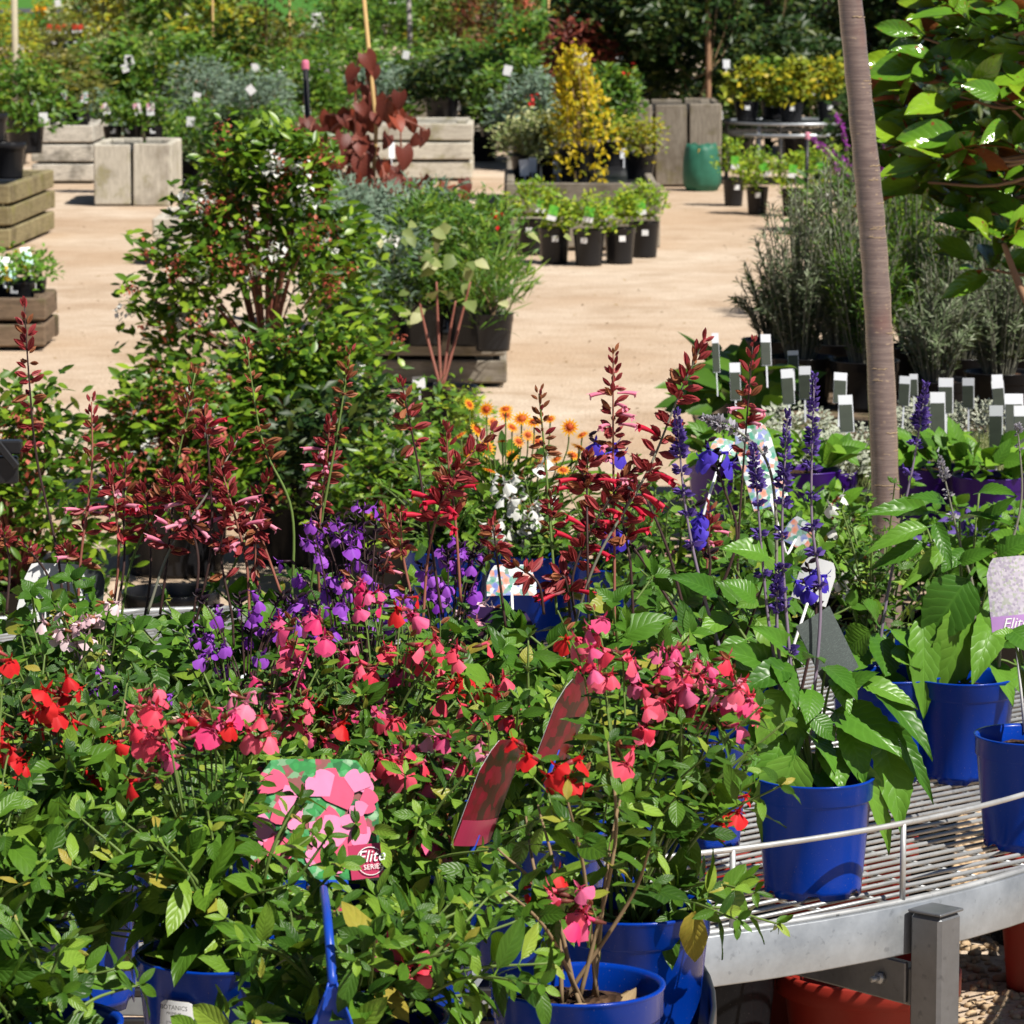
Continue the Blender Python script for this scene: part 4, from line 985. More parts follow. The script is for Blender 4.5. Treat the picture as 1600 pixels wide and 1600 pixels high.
# dark stemmed salvia with blue flowers
pb = at_dz(1085, 6.12, Z2+.165)
rb = thing('blue_salvia', 'salvia with black stems and bright blue flowers beside the tilted spike', 'potted plant', (pb.x, pb.y, Z2), 'dark stemmed salvias')
blue_pot(rb, 1.0)
tips = [Vector((.15*math.sqrt((k+.5)/9)*math.cos(k*2.4), .13*math.sqrt((k+.5)/9)*math.sin(k*2.4), .15+.27*rng.uniform(.6, 1.05))) for k in range(9)]
Ms = []; stems = []; shoots(Vector((0, 0, .145)), tips, 'burgundy', .06, Ms, stems, .3, .045, .25, 'stem_dark', .003, .5)
for st in stems: obj('stem', st, rb)
add_leaves(rb, 'burgundy', Ms, 150)
for pix in ([(1090, 1000), (1150, 850), (1130, 760), (1105, 690)], [(1080, 1000), (1040, 850), (985, 740), (920, 680)], [(1085, 1000), (1110, 880), (1085, 790)], [(1250, 1090), (1275, 960), (1262, 880)], [(1085, 1000), (1000, 870), (960, 820)]):
    c = catmull([at_d(x, y, 6.1)-Vector(rb.location) for x, y in pix], 8); st = obj('flower_spike', tube(c, [.0026, .0012], 6, 'stem_dark'), rb)
    for j in range(12):
        q = c[-1].lerp(c[max(0, len(c)-9)], j/12); a = j*1.9
        obj('calyx', CALYX['dark'], st, basis(q, (math.cos(a), math.sin(a), .5), (0, 0, 1), rng.uniform(.014, .02)))
    for j in range(4):
        q = c[-2-j]; a = rng.uniform(-2.8, -.3)
        obj('flower', FLOWER['blue'][j % 3], st, basis(q, (math.cos(a), math.sin(a), -.15), (0, 0, 1), .034))

# gaillardia: orange daisies
def daisy_t():
    ts = [lathe([(0, .16), (.10, .15), (.2, .08), (.22, 0)], 10, 'petal_rust')]
    for ring, (n, r, z, m, sz) in enumerate(((14, .16, .03, 'petal_orange', .42), (11, .12, .06, 'petal_rust', .26))):
        for k in range(n):
            a = k*2*math.pi/n+ring*.2
            l = leaf(W=.45, rows=2, shape='elliptic', fold=.1, curl=.25, mat=m, cols=2, pet=0)
            ts.append(l.xf(basis((r*math.cos(a), r*math.sin(a), z), (math.cos(a), math.sin(a), .18), (0, 0, 1), sz)))
        if ring == 0:
            for k in range(n):
                a = k*2*math.pi/n; l = leaf(W=.6, rows=2, shape='elliptic', fold=.1, curl=.1, mat='petal_yellow', cols=2, pet=0)
                ts.append(l.xf(basis((.5*math.cos(a), .5*math.sin(a), .055), (math.cos(a), math.sin(a), .02), (0, 0, 1), .14)))
    return merge(ts)
DAISY = mesh('flower', daisy_t())
pgd = at_dz(790, 8.25, Z2+.165)
rd = thing('gaillardia', 'orange and yellow daisy flowers in a clump behind the white salvia', 'potted plant', (pgd.x, pgd.y, Z2)); blue_pot(rd)
Ms = []
for k in range(220):
    a = rng.uniform(0, 6.28); r = abs(rng.normal(0, .11)); Ms.append(basis((r*math.cos(a), r*math.sin(a), .15+rng.uniform(0, .14)), (math.cos(a), math.sin(a), rng.uniform(.2, 1.2)), (0, 0, 1), rng.uniform(.05, .085), rng.uniform(.04, .06)))
add_leaves(rd, 'salvia', Ms, 150)
for px, py in ((733, 632), (760, 640), (790, 648), (815, 655), (770, 660), (745, 672), (800, 668), (825, 680), (840, 690), (810, 690), (785, 690), (760, 700), (870, 718), (895, 712), (850, 722), (880, 735), (790, 640), (835, 660), (860, 655), (905, 700), (720, 680), (730, 705), (765, 736), (800, 712), (910, 680), (890, 668)):
    p = at_d(px, py, 8.2+rng.normal(0, .05))-Vector(rd.location); b = Vector((p.x*.25, p.y*.25, .15))
    st = obj('flower_stalk', tube(catmull([b, b.lerp(p, .6)+Vector((p.x*.2, p.y*.2, .02)), p], 4), .0016, 5, 'stem_green'), rd)
    obj('flower', DAISY, st, basis(p, (rng.normal(0, .5), .8, .75+rng.normal(0, .4)), (rng.normal(.1, .45), -.6+rng.normal(0, .4), .8), .029*rng.uniform(.7, 1.15)))

# ------------------------------------------------------------------ plant labels of the front rows
def text(parent, body, size, M, mat='ink_white', shear=0.0, name='lettering'):
    return obj(name, TEXT[body], parent, M @ Matrix.Scale(size, 4))
def card_t(w_, h_, mat, round_=.25, bend=.0, top_round=True, th=.0007):
    """thin printed card in the xz plane facing -y, with rounded upper corners and a slight bend"""
    n = 12; xs = np.linspace(-.5, .5, n+1); V = []; Q = []; rows = 5
    for side, yy in ((0, 0.0), (1, th)):
        for i in range(rows+1):
            for x in xs:
                e = abs(x)*2; zt = 1.0 - (round_*max(0, (e-.6)/.4)**2*w_/h_ if top_round else 0)
                V.append((x*w_, yy+bend*(x*x*4)*w_, zt*h_*i/rows))
    c = n+1; off = (rows+1)*c
    for i in range(rows):
        for j in range(n):
            a = i*c+j; Q.append((a, a+1, a+c+1, a+c)); Q.append((off+a+1, off+a, off+a+c, off+a+c+1))
    def edge(a, b): Q.append((b, a, off+a, off+b))
    for j in range(n): edge(j, j+1); edge(rows*c+j+1, rows*c+j)
    for i in range(rows): edge((i+1)*c, i*c); edge(i*c+n, (i+1)*c+n)
    t_ = T(V, Q, None, None, (mat,)); return mesh('card', t_, False)
def frame_M(p, yaw, tilt, roll=0.0): return Matrix.Translation(p) @ Matrix.Rotation(yaw, 4, 'Z') @ Matrix.Rotation(tilt, 4, 'X') @ Matrix.Rotation(roll, 4, 'Y')
def label_card(label, px, py, d, wpx, hpx, yaw, tilt, roll, mat, band=None, bandtext=None, stake='white_card', stake_len=.12, back='grey_card', bend=.05, rnd_=.35, name='plant_label', smat_r=.0022, lean=0):
    p = at_d(px, py+hpx/2, d); s = spx(d); w_, h_ = wpx/s, hpx/s
    root = thing(name, label, 'plant label', p, 'picture labels among the salvias')
    M0 = Matrix.Rotation(R(lean), 4, 'Y') @ frame_M((0, 0, 0), R(yaw), R(tilt), R(roll))
    obj('card', card_t(w_, h_, mat, rnd_, bend), root, M0)
    obj('card_back', card_t(w_*.995, h_*.995, back, rnd_, bend, True, .0003), root, M0 @ Matrix.Translation((0, .0012, 0)))
    if band:
        bh = h_*band[1]; obj('band', card_t(w_*.99, bh, band[0], 0, bend, False, .0004), root, M0 @ Matrix.Translation((0, -.0009, h_*band[2] if len(band) > 2 else .001)))
    for tx in (bandtext or ()):
        body, size, ox, oz, sh, m = tx
        text(root, body, size*h_, M0 @ Matrix.Translation((ox*w_, -.0016+bend*ox*ox*4*w_, oz*h_)) @ Matrix.Rotation(R(90), 4, 'X'), m, sh)
    if stake: obj('stake', tube([(0, .001, -stake_len), (0, .0015, .012)], smat_r, 8, stake), root, M0)
    return root
def printed_flowers(root, M0, w_, h_, mats, n, size, z0=.05):
    """the flowers of the printed picture: flat shapes lying on the card"""
    ts = []
    for k in range(n):
        fl = lip_t(mats[k % len(mats)], k % 3); fl.V[:, 2] = 0
        x = rng.uniform(-.40, .40)*w_; z = rng.uniform(z0+.08, .86)*h_; a = rng.uniform(0, 6.28); sz = size*rng.uniform(.7, 1.2)
        if abs(x)/w_ > .28: z = min(z, .72*h_)
        sz = min(sz, w_*.5-abs(x), h_*.98-z, z-z0*h_+.004)
        if sz < size*.3: continue
        M = np.array([[math.cos(a)*sz, -math.sin(a)*sz, 0, x], [0, 0, 1, -.0011-.00004*k], [math.sin(a)*sz, math.cos(a)*sz, 0, z], [0, 0, 0, 1]])
        ts.append(fl.xf(M))
    obj('printed_flowers', merge(ts), root, M0, kind='stuff')
# big pink label with its scoop-ended blue stake
lb = label_card('large pink flower picture label on the blue scoop stake', 494, 1280, 4.2, 205, 190, 14, -18, 3, 'print_green', None, None, None, bend=.02, back='white_card')
M0 = frame_M((0, 0, 0), R(14), R(-18), R(3)); s_ = spx(4.2)
printed_flowers(lb, M0, 205/s_, 190/s_, ('ink_pink', 'ink_pink', 'ink_rose'), 26, .034)
obj('brand_panel', card_t(52/s_, 54/s_, 'magenta_card', 0, 0, False), lb, M0 @ Matrix.Translation((82/s_, -.002, 2/s_)) @ Matrix.Rotation(R(-6), 4, 'Y'))
text(lb, 'Elite', 26/s_, M0 @ Matrix.Translation((86/s_, -.0038, 36/s_)) @ Matrix.Rotation(R(90), 4, 'X') @ Matrix.Rotation(R(6), 4, 'Z'), 'ink_white', .35)
text(lb, 'SERIES', 11/s_, M0 @ Matrix.Translation((90/s_, -.0038, 20/s_)) @ Matrix.Rotation(R(90), 4, 'X') @ Matrix.Rotation(R(6), 4, 'Z'), 'ink_white', 0)
ring = [(math.cos(a)*22/s_, 0, math.sin(a)*22/s_) for a in np.linspace(.9, 6.6, 30)]
obj('emblem_ring', tube(ring, .0005, 5, 'ink_white'), lb, M0 @ Matrix.Translation((86/s_, -.0034, 29/s_)))
obj('clip', box(.042, .008, .012, .0015, 'blue_plastic_soft', (.012, .002, -.006)), lb, M0, smooth=False)
obj('price_tab', card_t(.028, .022, 'magenta_card', 0, 0, False), lb, M0 @ Matrix.Translation((.012, -.001, -.034)))
lbl = Vector(lb.location)
sA = at_d(506, 1392, 3.98)-lbl; sB = at_d(512, 1440, 3.80)-lbl; sC = at_d(520, 1540, 3.76)-lbl
obj('stake', tube(catmull([Vector((.008, .0, -.012)), sA, sB, sC], 8), [.0040, .0042, .0046], 10, 'blue_plastic_soft'), lb, None)
def scoop_t():
    V = []; Q = []; n = 14; rows = 10
    for i in range(rows+1):
        t = i/rows; hw = .0048+.0155*math.sin(min(1, t*1.25)*math.pi/2)**1.4 if t < .85 else .0203*math.sqrt(max(.02, 1-((t-.85)/.17)**2))
        for j in range(n+1):
            u = j/n*2-1; dep = .009*math.sin(min(1, t*1.3)*math.pi/2)*(1-u*u)**.8
            V.append((u*hw, dep-.004*(abs(u) > .86), -t*.062))
    for i in range(rows):
        for j in range(n): a = i*(n+1)+j; Q.append((a, a+1, a+n+2, a+n+1))
    return T(V, Q, None, None, ('blue_plastic_soft',))
sc = obj('scoop', scoop_t(), lb, Matrix.Translation(sC+Vector((0, 0, .003))) @ Matrix.Rotation(R(-10), 4, 'X'))
md = sc.modifiers.new('thick', 'SOLIDIFY'); md.thickness = .002
l2 = label_card('dark red picture label seen edge on above the blue stake', 742, 1232, 4.3, 150, 178, 66, -4, 0, 'print_crimson', ('magenta_card', .24, .0), None, 'blue_plastic_soft', .03, 'white_card', smat_r=.0030, lean=24)
l3 = label_card('dark red picture label turned away, behind the edge on one', 868, 1120, 4.55, 120, 135, 62, -4, 0, 'print_crimson', None, None, 'blue_plastic_soft', .05, 'white_card', lean=24)
label_card('purple and pink label with white Magenta lettering over a blue pot', 758, 1005, 6.0, 150, 120, -6, -24, 4, 'night_card', ('purple_card', .45, .0), [('Magenta', .20, -.14, .22, .35, 'ink_white'), ('Elite', .18, .33, .24, .35, 'ink_white')], 'blue_plastic_soft', .12, smat_r=.0035)
label_card('grey label back with fine print leaning beside the violet spikes', 1318, 1004, 5.86, 72, 108, 30, -14, -22, 'card_small_print', None, None, 'grey_card', .09, 'grey_card', rnd_=0, smat_r=.0012)
label_card('purple and white label with Elite lettering at the right edge', 1587, 928, 6.2, 74, 118, 6, -10, -4, 'print_mauve', ('mauve_card', .22, .0), [('Elite', .2, .0, .11, .35, 'ink_white')], 'white_card', .15)
label_card('white label card half hidden behind the left burgundy stems', 82, 965, 5.98, 118, 170, 10, -12, 4, 'white_card', None, None, 'white_card', .12, 'white_card', rnd_=.6)
label_card('grey green label back with fine print next to the white card', 132, 945, 6.1, 46, 110, -14, -8, 4, 'card_small_print', None, None, 'white_card', .12)
label_card('colourful picture label behind the violet spikes', 1207, 725, 6.7, 62, 130, 18, -10, -14, 'print_mixed', None, None, 'white_card', .13, 'white_card')
label_card('small tilted white picture label near the pink spike', 1129, 692, 6.8, 40, 30, 10, -50, 22, 'print_mixed', None, None, 'white_card', .16, 'white_card')
label_card('white label back between the violet stems', 1262, 905, 6.2, 60, 70, -24, -18, 12, 'white_card', None, None, 'white_card', .16, 'white_card')
label_card('pale picture label under the white flowers', 800, 905, 6.35, 78, 50, 4, -25, 0, 'print_mixed', None, None, 'white_card', .14, 'grey_card')
label_card('small picture label half hidden behind the violet stems', 1238, 830, 6.75, 48, 44, -20, -14, 25, 'print_mixed', None, None, 'white_card', .14, 'white_card')
# sticker on the pot with leafy salvia
st = thing('pot_sticker', 'white printed sticker reading BOTANICS on a front blue pot', 'sticker', at_d(272, 1600, 4.045))
obj('paper', card_t(.037, .03, 'white_card', .1, .12), st, frame_M((0, 0, -.008), R(-24), R(-7), 0))
text(st, 'BOTANICS', .0062, frame_M((0, -.0016, .0165), R(-24), R(-7), 0) @ Matrix.Rotation(R(90), 4, 'X'), 'ink_black')
text(st, 'PREMIUM', .004, frame_M((0, -.0016, .0105), R(-24), R(-7), 0) @ Matrix.Rotation(R(90), 4, 'X'), 'ink_black')

# ------------------------------------------------------------------ terracotta pots under the wire bench, and black pots added to darken it
def store_pot(name, label, x, y, r, h, mat, cat='pot', rz=0, group=None):
    root = thing(name, label, cat, (x, y, 0), group)
    obj('wall', pot_t(r, h, mat, False, 40), root)
    obj('rim', lathe([(r*.985, h-.035), (r*1.035, h-.033), (r*1.04, h-.002), (r*1.02, h+.001), (r*.99, h+.001), (r*.99, h-.03)], 40, mat), root)
    return root
for x, y, r, h, l in ((.54, 6.14, .135, .19, 'wide terracotta pot under the wire bench beside the square leg'), (.42, 6.35, .13, .30, 'tall terracotta pot in striped light under the wire deck'), (.55, 6.75, .12, .26, 'terracotta pot under the bench behind the square leg'), (.92, 6.75, .12, .24, 'terracotta pot under the far right of the wire deck')):
    store_pot('terracotta_pot', l, x, y, r, h, 'terracotta', 'pot', group='terracotta pots stored under the wire bench')
for x, y, r, h, l in ((.15, 5.75, .13, .24, 'empty black pot added to darken under the bench close to the tray'), (.27, 6.12, .14, .28, 'empty black pot added to darken under the deck left of the terracotta'), (.62, 6.95, .15, .3, 'empty black pot added to darken deep under the wire deck'), (-.05, 6.0, .14, .28, 'empty black pot added to darken under the bench front'), (.33, 6.7, .15, .3, 'empty black pot added to darken between terracotta pots under the bench'), (.95, 7.1, .14, .28, 'empty black pot added to darken under the deck near the cherry trunk')):
    store_pot('black_pot', l, x, y, r, h, 'black_pot_plastic', 'pot', group='empty black pots added to darken under the wire bench')

# ------------------------------------------------------------------ low table of seedlings with white tags
def low_table():
    root = thing('seedling_table', 'low dark slatted table full of tagged seedlings beyond the cherry trunk', 'table', (1.56, 10.9, 0))
    for k in range(24): obj('slat', box(2.1, .12, .02, .003, 'wood_brown', (0, -1.9+k*.165, .385)), root, smooth=False)
    for sx in (-.95, .95):
        for sy in (-1.7, 0, 1.9): obj('leg', box(.07, .07, .37, .004, 'wood_brown', (sx, sy, .187)), root, smooth=False)
low_table()
ZT = .397
def leafy_mass(n, Rr, h0, h1, L, mat, W=.42, up=.6, rows=2, shape='elliptic', pw=.5, wide=1.0):
    Ms = []
    for k in range(n):
        a = rng.uniform(0, 6.28); r = Rr*rng.random()**pw; z = h0+(h1-h0)*rng.random()*(1-.35*(r/Rr)**2)
        Ms.append(basis((r*math.cos(a), r*math.sin(a), z), (math.cos(a)+rng.normal(0, .5), math.sin(a)+rng.normal(0, .5), rng.normal(up, .5)), upish(.5), L*rng.uniform(.6, 1.25), L*wide*rng.uniform(.7, 1.2)))
    return scatter(simple(mat, W, rows, shape), Ms)
def pot_plain(root, r, h, mat): 
    obj('pot', pot_t(r, h, mat, False, 28), root); obj('soil', soil_t(r*.9, 16), root, Matrix.Translation((0, 0, h-.015)))
def tag(px, py, d, wpx, hpx, head='tag_white', pic='tag_dark', yaw=0, label=None, group='white headed tags on the seedling table', tilt=-8):
    p = at_d(px, py+hpx/2, d); s = spx(d); w_, h_ = wpx/s, hpx/s
    root = thing('seedling_tag', label or 'white headed picture tag standing in the seedling trays', 'plant label', p, group)
    M0 = frame_M((0, 0, 0), R(yaw), R(tilt), R(rng.normal(0, 3)))
    obj('picture', card_t(w_*.82, h_*.72, pic, 0, 0, False, .0008), root, M0 @ Matrix.Translation((-w_*.02, -.0012, h_*.02)))
    obj('backing', card_t(w_*.9, h_*.74, head, 0, 0, False, .0008), root, M0)
    obj('head', card_t(w_*.9, h_*.255, head, 0, 0, False, .001), root, M0 @ Matrix.Translation((0, 0, h_*.742)))
    obj('stake', box(w_*.14, .001, .06, .0003, 'tag_white', (0, .0015, -.025)), root, M0, smooth=False)
# silver cushions, grassy trays and purple pots on the table
for i, (px, d, r) in enumerate(((1190, 9.9, .10), (1290, 9.7, .11), (1340, 9.9, .10), (1440, 10.4, .09), (1530, 10.4, .09), (1240, 10.3, .10))):
    p = at_dz(px, d, ZT); root = thing('silver_cushion_plant', ['silver leaved cushion plant left of the pink spike', 'silver cushion plant in the purple pot by the violet spike', 'silver cushion plant against the cherry trunk', 'small silver mound right of the cherry trunk', 'small silver mound far right among the tags', 'silver cushion plant behind the purple pots'][i], 'potted plant', p, 'silver cushion plants on the seedling table')
    pot_plain(root, .075, .10, 'purple_plastic'); obj('foliage', leafy_mass(900, r, .09, .19, .018, 'leaf_silver'), root)
for i, (px, d) in enumerate(((1130, 9.55), (1255, 9.35), (1450, 9.4), (1545, 9.25))):
    p = at_dz(px, d, ZT); root = thing('purple_pot', ['purple pot below the pink flowered spike', 'large purple pot below the tallest violet spike', 'purple pot hidden by bright leaves right of the trunk', 'purple pot with star leaves at the far right'][i], 'potted plant', p, 'purple pots on the seedling table')
    pot_plain(root, .085, .15, 'purple_plastic')
    obj('foliage', leafy_mass(60, .09, .15, .22, .07, 'leaf_bright', .55, .5, 4, 'ovate'), root)
for i, (px, d) in enumerate(((1470, 10.0), (1560, 9.8), (1420, 9.8), (1210, 10.2), (1510, 9.6))):
    p = at_dz(px, d, ZT); root = thing('seedling_tray', ['grassy seedling tray in the middle of the white tags', 'grassy seedling tray at the right of the white tags', 'grassy seedling tray right beside the cherry trunk', 'grassy seedling tray behind the pink spike', 'grassy seedling tray in front of the tags'][i], 'seedling tray', p, 'grassy seedling trays')
    obj('tray', box(.30, .26, .06, .008, 'black_plastic', (0, 0, .03)), root, smooth=False)
    Ms = [basis((rng.uniform(-.14, .14), rng.uniform(-.12, .12), .06), (rng.normal(0, .35), rng.normal(0, .35), 1), (0, -1, .2), rng.uniform(.05, .10), rng.uniform(.02, .03)) for _ in range(1500)]
    obj('seedlings', scatter(simple('leaf_variegated', .2, 2, 'lance'), Ms), root, kind='stuff')
TAGS = sorted(((1120, 545, 16, 74, 9.6, 20), (1150, 590, 26, 70, 9.9, 25), (1233, 598, 28, 66, 9.6, 8), (1258, 592, 26, 62, 9.9, -6), (1312, 600, 30, 58, 9.7, 10), (1324, 640, 32, 70, 9.5, 0), (1412, 605, 24, 56, 9.8, -8), (1428, 595, 18, 40, 10.1, 0), (1478, 612, 32, 66, 9.8, 6), (1513, 608, 26, 56, 9.8, -12), (1466, 640, 34, 80, 9.55, 4), (1560, 598, 24, 46, 10.1, 0), (1562, 612, 28, 56, 9.9, 4), (1586, 640, 40, 80, 9.5, 0), (1556, 660, 30, 78, 9.35, -10), (1596, 660, 30, 78, 9.4, 0), (1240, 556, 24, 34, 10.4, 6), (1198, 540, 22, 60, 10.2, -10), (1380, 620, 24, 66, 9.9, 0)))
ORD = 'first second third fourth fifth sixth seventh eighth ninth tenth eleventh twelfth thirteenth fourteenth fifteenth sixteenth seventeenth eighteenth nineteenth twentieth'.split()
for i, (px, py, w_, h_, d, yw) in enumerate(TAGS):
    tag(px, py+6, d, w_*.8, h_*.84, yaw=yw+rng.normal(0, 9), tilt=-8+rng.normal(0, 6), label='white headed seedling tag, %s from the left among the trays' % ORD[i])
# bright green shrubs in front of the table
BR = [(1270, 8.75, 'bright green leafy plant left of the cherry trunk'), (1335, 8.95, 'bright green leafy plant touching the cherry trunk'), (1470, 8.8, 'bright green leafy plant with purple flowers right of the trunk'), (1560, 8.75, 'bright green leafy plant at the right edge above the grey stems'), (1195, 8.9, 'bright green leafy plant behind the colourful label')]
for px, d, l in BR:
    p = at_dz(px, d, .3); root = thing('leafy_plant', l, 'potted plant', (p.x, p.y, 0), 'bright leafed plants before the seedling table')
    pot_plain(root, .14, .30, 'black_pot_plastic'); Ms = []; stems = []
    tips = [Vector((.17*math.sqrt((k+.5)/14)*math.cos(k*2.4), .17*math.sqrt((k+.5)/14)*math.sin(k*2.4), .30+rng.uniform(.14, .27))) for k in range(14)]
    shoots(Vector((0, 0, .28)), tips, 'bright', .075, Ms, stems, .35, .045, .1)
    for s2 in stems: obj('stem', s2, root)
    add_leaves(root, 'bright', Ms, 120)
    if px == 1470:
        for q in range(5):
            c = Vector((rng.uniform(-.1, .1), -.12, .48+rng.uniform(-.02, .06)))
            obj('flower', leafy_mass(12, .03, 0, .02, .03, 'petal_indigo', .6), root, Matrix.Translation(c))

# ------------------------------------------------------------------ lavender and rosemary row at the back of the table
def lavender(label, px, d, n, H, Rr, mat, name='lavender', z=ZT, L=.022, white=.25, W=.16):
    p = at_dz(px, d, z); root = thing(name, label, 'potted plant', p, 'lavenders behind the seedling tags'); pot_plain(root, .10, .14, 'black_pot_plastic')
    Ms = []; ts = []
    for k in range(n):
        a = rng.uniform(0, 6.28); r = Rr*math.sqrt(rng.random()); e = Vector((r*math.cos(a), r*math.sin(a), .14+H*rng.uniform(.4, 1.15)*(1-.25*(r/Rr)**2))); b = Vector((r*.3*math.cos(a), r*.3*math.sin(a), .13))
        c = catmull([b, b.lerp(e, .5)+Vector((0, 0, .03)), e], 6); ts.append(tube(c, [.0022, .0014], 4, 'stem_grey', False))
        m = int(H/.009)
        for j in range(m):
            f = .12+.88*j/m; kk = min(len(c)-2, int(f*(len(c)-1))); q = c[kk].lerp(c[kk+1], f*(len(c)-1)-kk); dr = (c[kk+1]-c[kk]).normalized(); pd = perp(dr, rng.uniform(0, 6.28))
            Ms.append(basis(q, pd*.8+dr*rng.uniform(.4, 1.2), dr, L*rng.uniform(.7, 1.3)))
    obj('stems', merge(ts), root); obj('foliage', scatter(simple(mat, W, 2, 'lance'), Ms), root, kind='stuff')
for px, d, H, l, m in ((1250, 11.9, .40, 'grey lavender at the path end of the row', 'leaf_lavender'), (1310, 12.3, .46, 'tall pale lavender left of the cherry trunk', 'leaf_lavender'), (1350, 11.8, .38, 'dark green lavender right behind the cherry trunk', 'leaf_mid'), (1430, 12.2, .46, 'leafy green lavender right of the cherry trunk', 'leaf_mid'), (1500, 11.9, .34, 'dark lavender under the magnolia leaves', 'leaf_dark_shade'), (1560, 11.5, .30, 'low pale lavender under the magnolia twig', 'leaf_lavender'), (1600, 12.2, .40, 'lavender at the right edge under the magnolia', 'leaf_mid'), (1460, 11.3, .26, 'small pale lavender just behind the white tags', 'leaf_lavender'), (1210, 12.4, .2, 'low dark spiky plant beside the path', 'leaf_dark_shade')):
    lavender(l, px, d, 80, H*1.15, .14, m, L=.03, W=.17)
for i, (px, py, d) in enumerate(((1170, 560, 10.9), (1145, 575, 10.5))):
    p = at_dz(px, d, ZT); root = thing('broad_leaf_plant', ['broad dark leafed plant beside the tall white tag', 'broad leafed plant in shade near the path end'][i], 'potted plant', p, 'broad leafed plants on the table'); pot_plain(root, .09, .13, 'black_pot_plastic')
    obj('foliage', leafy_mass(40, .12, .14, .26, .11, 'leaf_mid', .55, .4, 4, 'ovate'), root)

# ------------------------------------------------------------------ magnolia at the right
def magnolia():
    d = 10.2; base = at_dz(1700, d+.05, 0.0)
    root = thing('magnolia_tree', 'glossy magnolia with rust brown leaf undersides at the right edge', 'tree', (base.x, base.y, 0))
    loc = Vector(root.location)
    top_t = leaf(W=.46, rows=8, shape='elliptic', fold=.16, curl=.12, mat='magnolia_top', cols=4, pet=.12)
    variants = []
    for k in range(5):
        tt = leaf(W=.46*rng.uniform(.88, 1.15), rows=8, shape='elliptic', fold=rng.uniform(.15, .5), curl=rng.uniform(-.1, .45), twist=rng.uniform(-.5, .5), wavy=.4, mat='magnolia_top', cols=4, pet=.12)
        un = T(tt.V+np.array([0, 0, -.007]), tt.Q[:, ::-1], tt.UV.reshape(-1, 4, 2)[:, ::-1].reshape(-1, 2), tt.MI, ('magnolia_under',))
        variants.append(mesh('leaf', merge([tt, un])))
    trunk = catmull([Vector((0, 0, 0)), at_d(1660, 620, d)-loc, at_d(1590, 440, d)-loc, at_d(1568, 380, d)-loc], 8)
    obj('trunk', tube(trunk, [.02, .014, .009, .006], 10, 'bark_orange'), root)
    main = catmull([Vector((0, 0, 0)), at_d(1690, 400, d)-loc, at_d(1640, 150, d)-loc, at_d(1600, -150, d)-loc], 8); obj('trunk', tube(main, [.026, .02, .012, .006], 10, 'bark_orange'), root)
    spots = [(1445, 60), (1490, 45), (1420, 175), (1470, 190), (1500, 235), (1560, 60), (1590, 95), (1535, 150), (1580, 170), (1450, 285), (1490, 300), (1540, 225), (1590, 230), (1570, 320), (1600, 360), (1530, 330), (1480, 250), (1560, 10), (1520, 100), (1440, 120), (1600, 20), (1480, 10), (1560, 280), (1540, 420), (1640, 80), (1640, 200), (1640, 320), (1500, 150), (1600, 290), (1555, 370), (1425, 230), (1530, 30), (1475, 110), (1600, 140)]
    for i, (px, py) in enumerate(spots):
        c = at_d(px, py, d+rng.uniform(-.12, .35))-loc
        src = main[min(len(main)-1, max(4, int((700-py)/850*len(main))))]
        tw = catmull([src, src.lerp(c, .5)+Vector((0, 0, -.03)), c], 4); obj('twig', tube(tw, [.006, .003], 6, 'bark_orange'), root)
        for k in range(8):
            a = k*2.4+rng.normal(0, .3); e = rng.uniform(-.25, .9)
            ld = Vector((math.cos(a), math.sin(a)*.7-.1, e*.9)); up = Vector((rng.normal(.15, .35), rng.normal(-.8, .35), .8)) if rng.random() < .9 else Vector((rng.normal(0, .6), .9, .5))
            obj('leaf', variants[(i+k) % 5], root, basis(c+ld.normalized()*.02+rv(.012), ld, up, rng.uniform(.09, .16)))
magnolia()
# purple mexican sage behind the trunk
p = at_dz(1345, 18.8, 0); root = thing('purple_sage', 'sage with arching fuzzy purple flower wands behind the cherry trunk', 'plant', (p.x, p.y, 0)); loc = Vector(root.location)
pot_plain(root, .15, .28, 'black_pot_plastic'); obj('foliage', leafy_mass(500, .3, .25, .75, .09, 'leaf_mid', .22, .5, 3, 'lance'), root)
for a, b in (((1330, 330), (1272, 218)), ((1335, 330), (1310, 180)), ((1345, 330), (1300, 235)), ((1380, 330), (1405, 250)), ((1370, 320), (1390, 210)), ((1390, 330), (1420, 235)), ((1360, 320), (1345, 190)), ((1380, 300), (1375, 265))):
    pts = [at_d(a[0], a[1], 18.8)-loc, (at_d(a[0]*.5+b[0]*.5, a[1]*.4+b[1]*.6-14, 18.8)-loc), at_d(b[0], b[1], 18.8)-loc]; c = catmull(pts, 8)
    stx = obj('flower_spike', tube(c, [.004, .002], 5, 'stem_green'), root); Ms = []
    for q in range(80):
        k = rng.integers(len(c)//3, len(c)); Ms.append(basis(c[k]+rv(.005), rv(1), (0, 0, 1), .016))
    obj('florets', scatter(FLORET['magenta'], Ms), stx, kind='stuff')

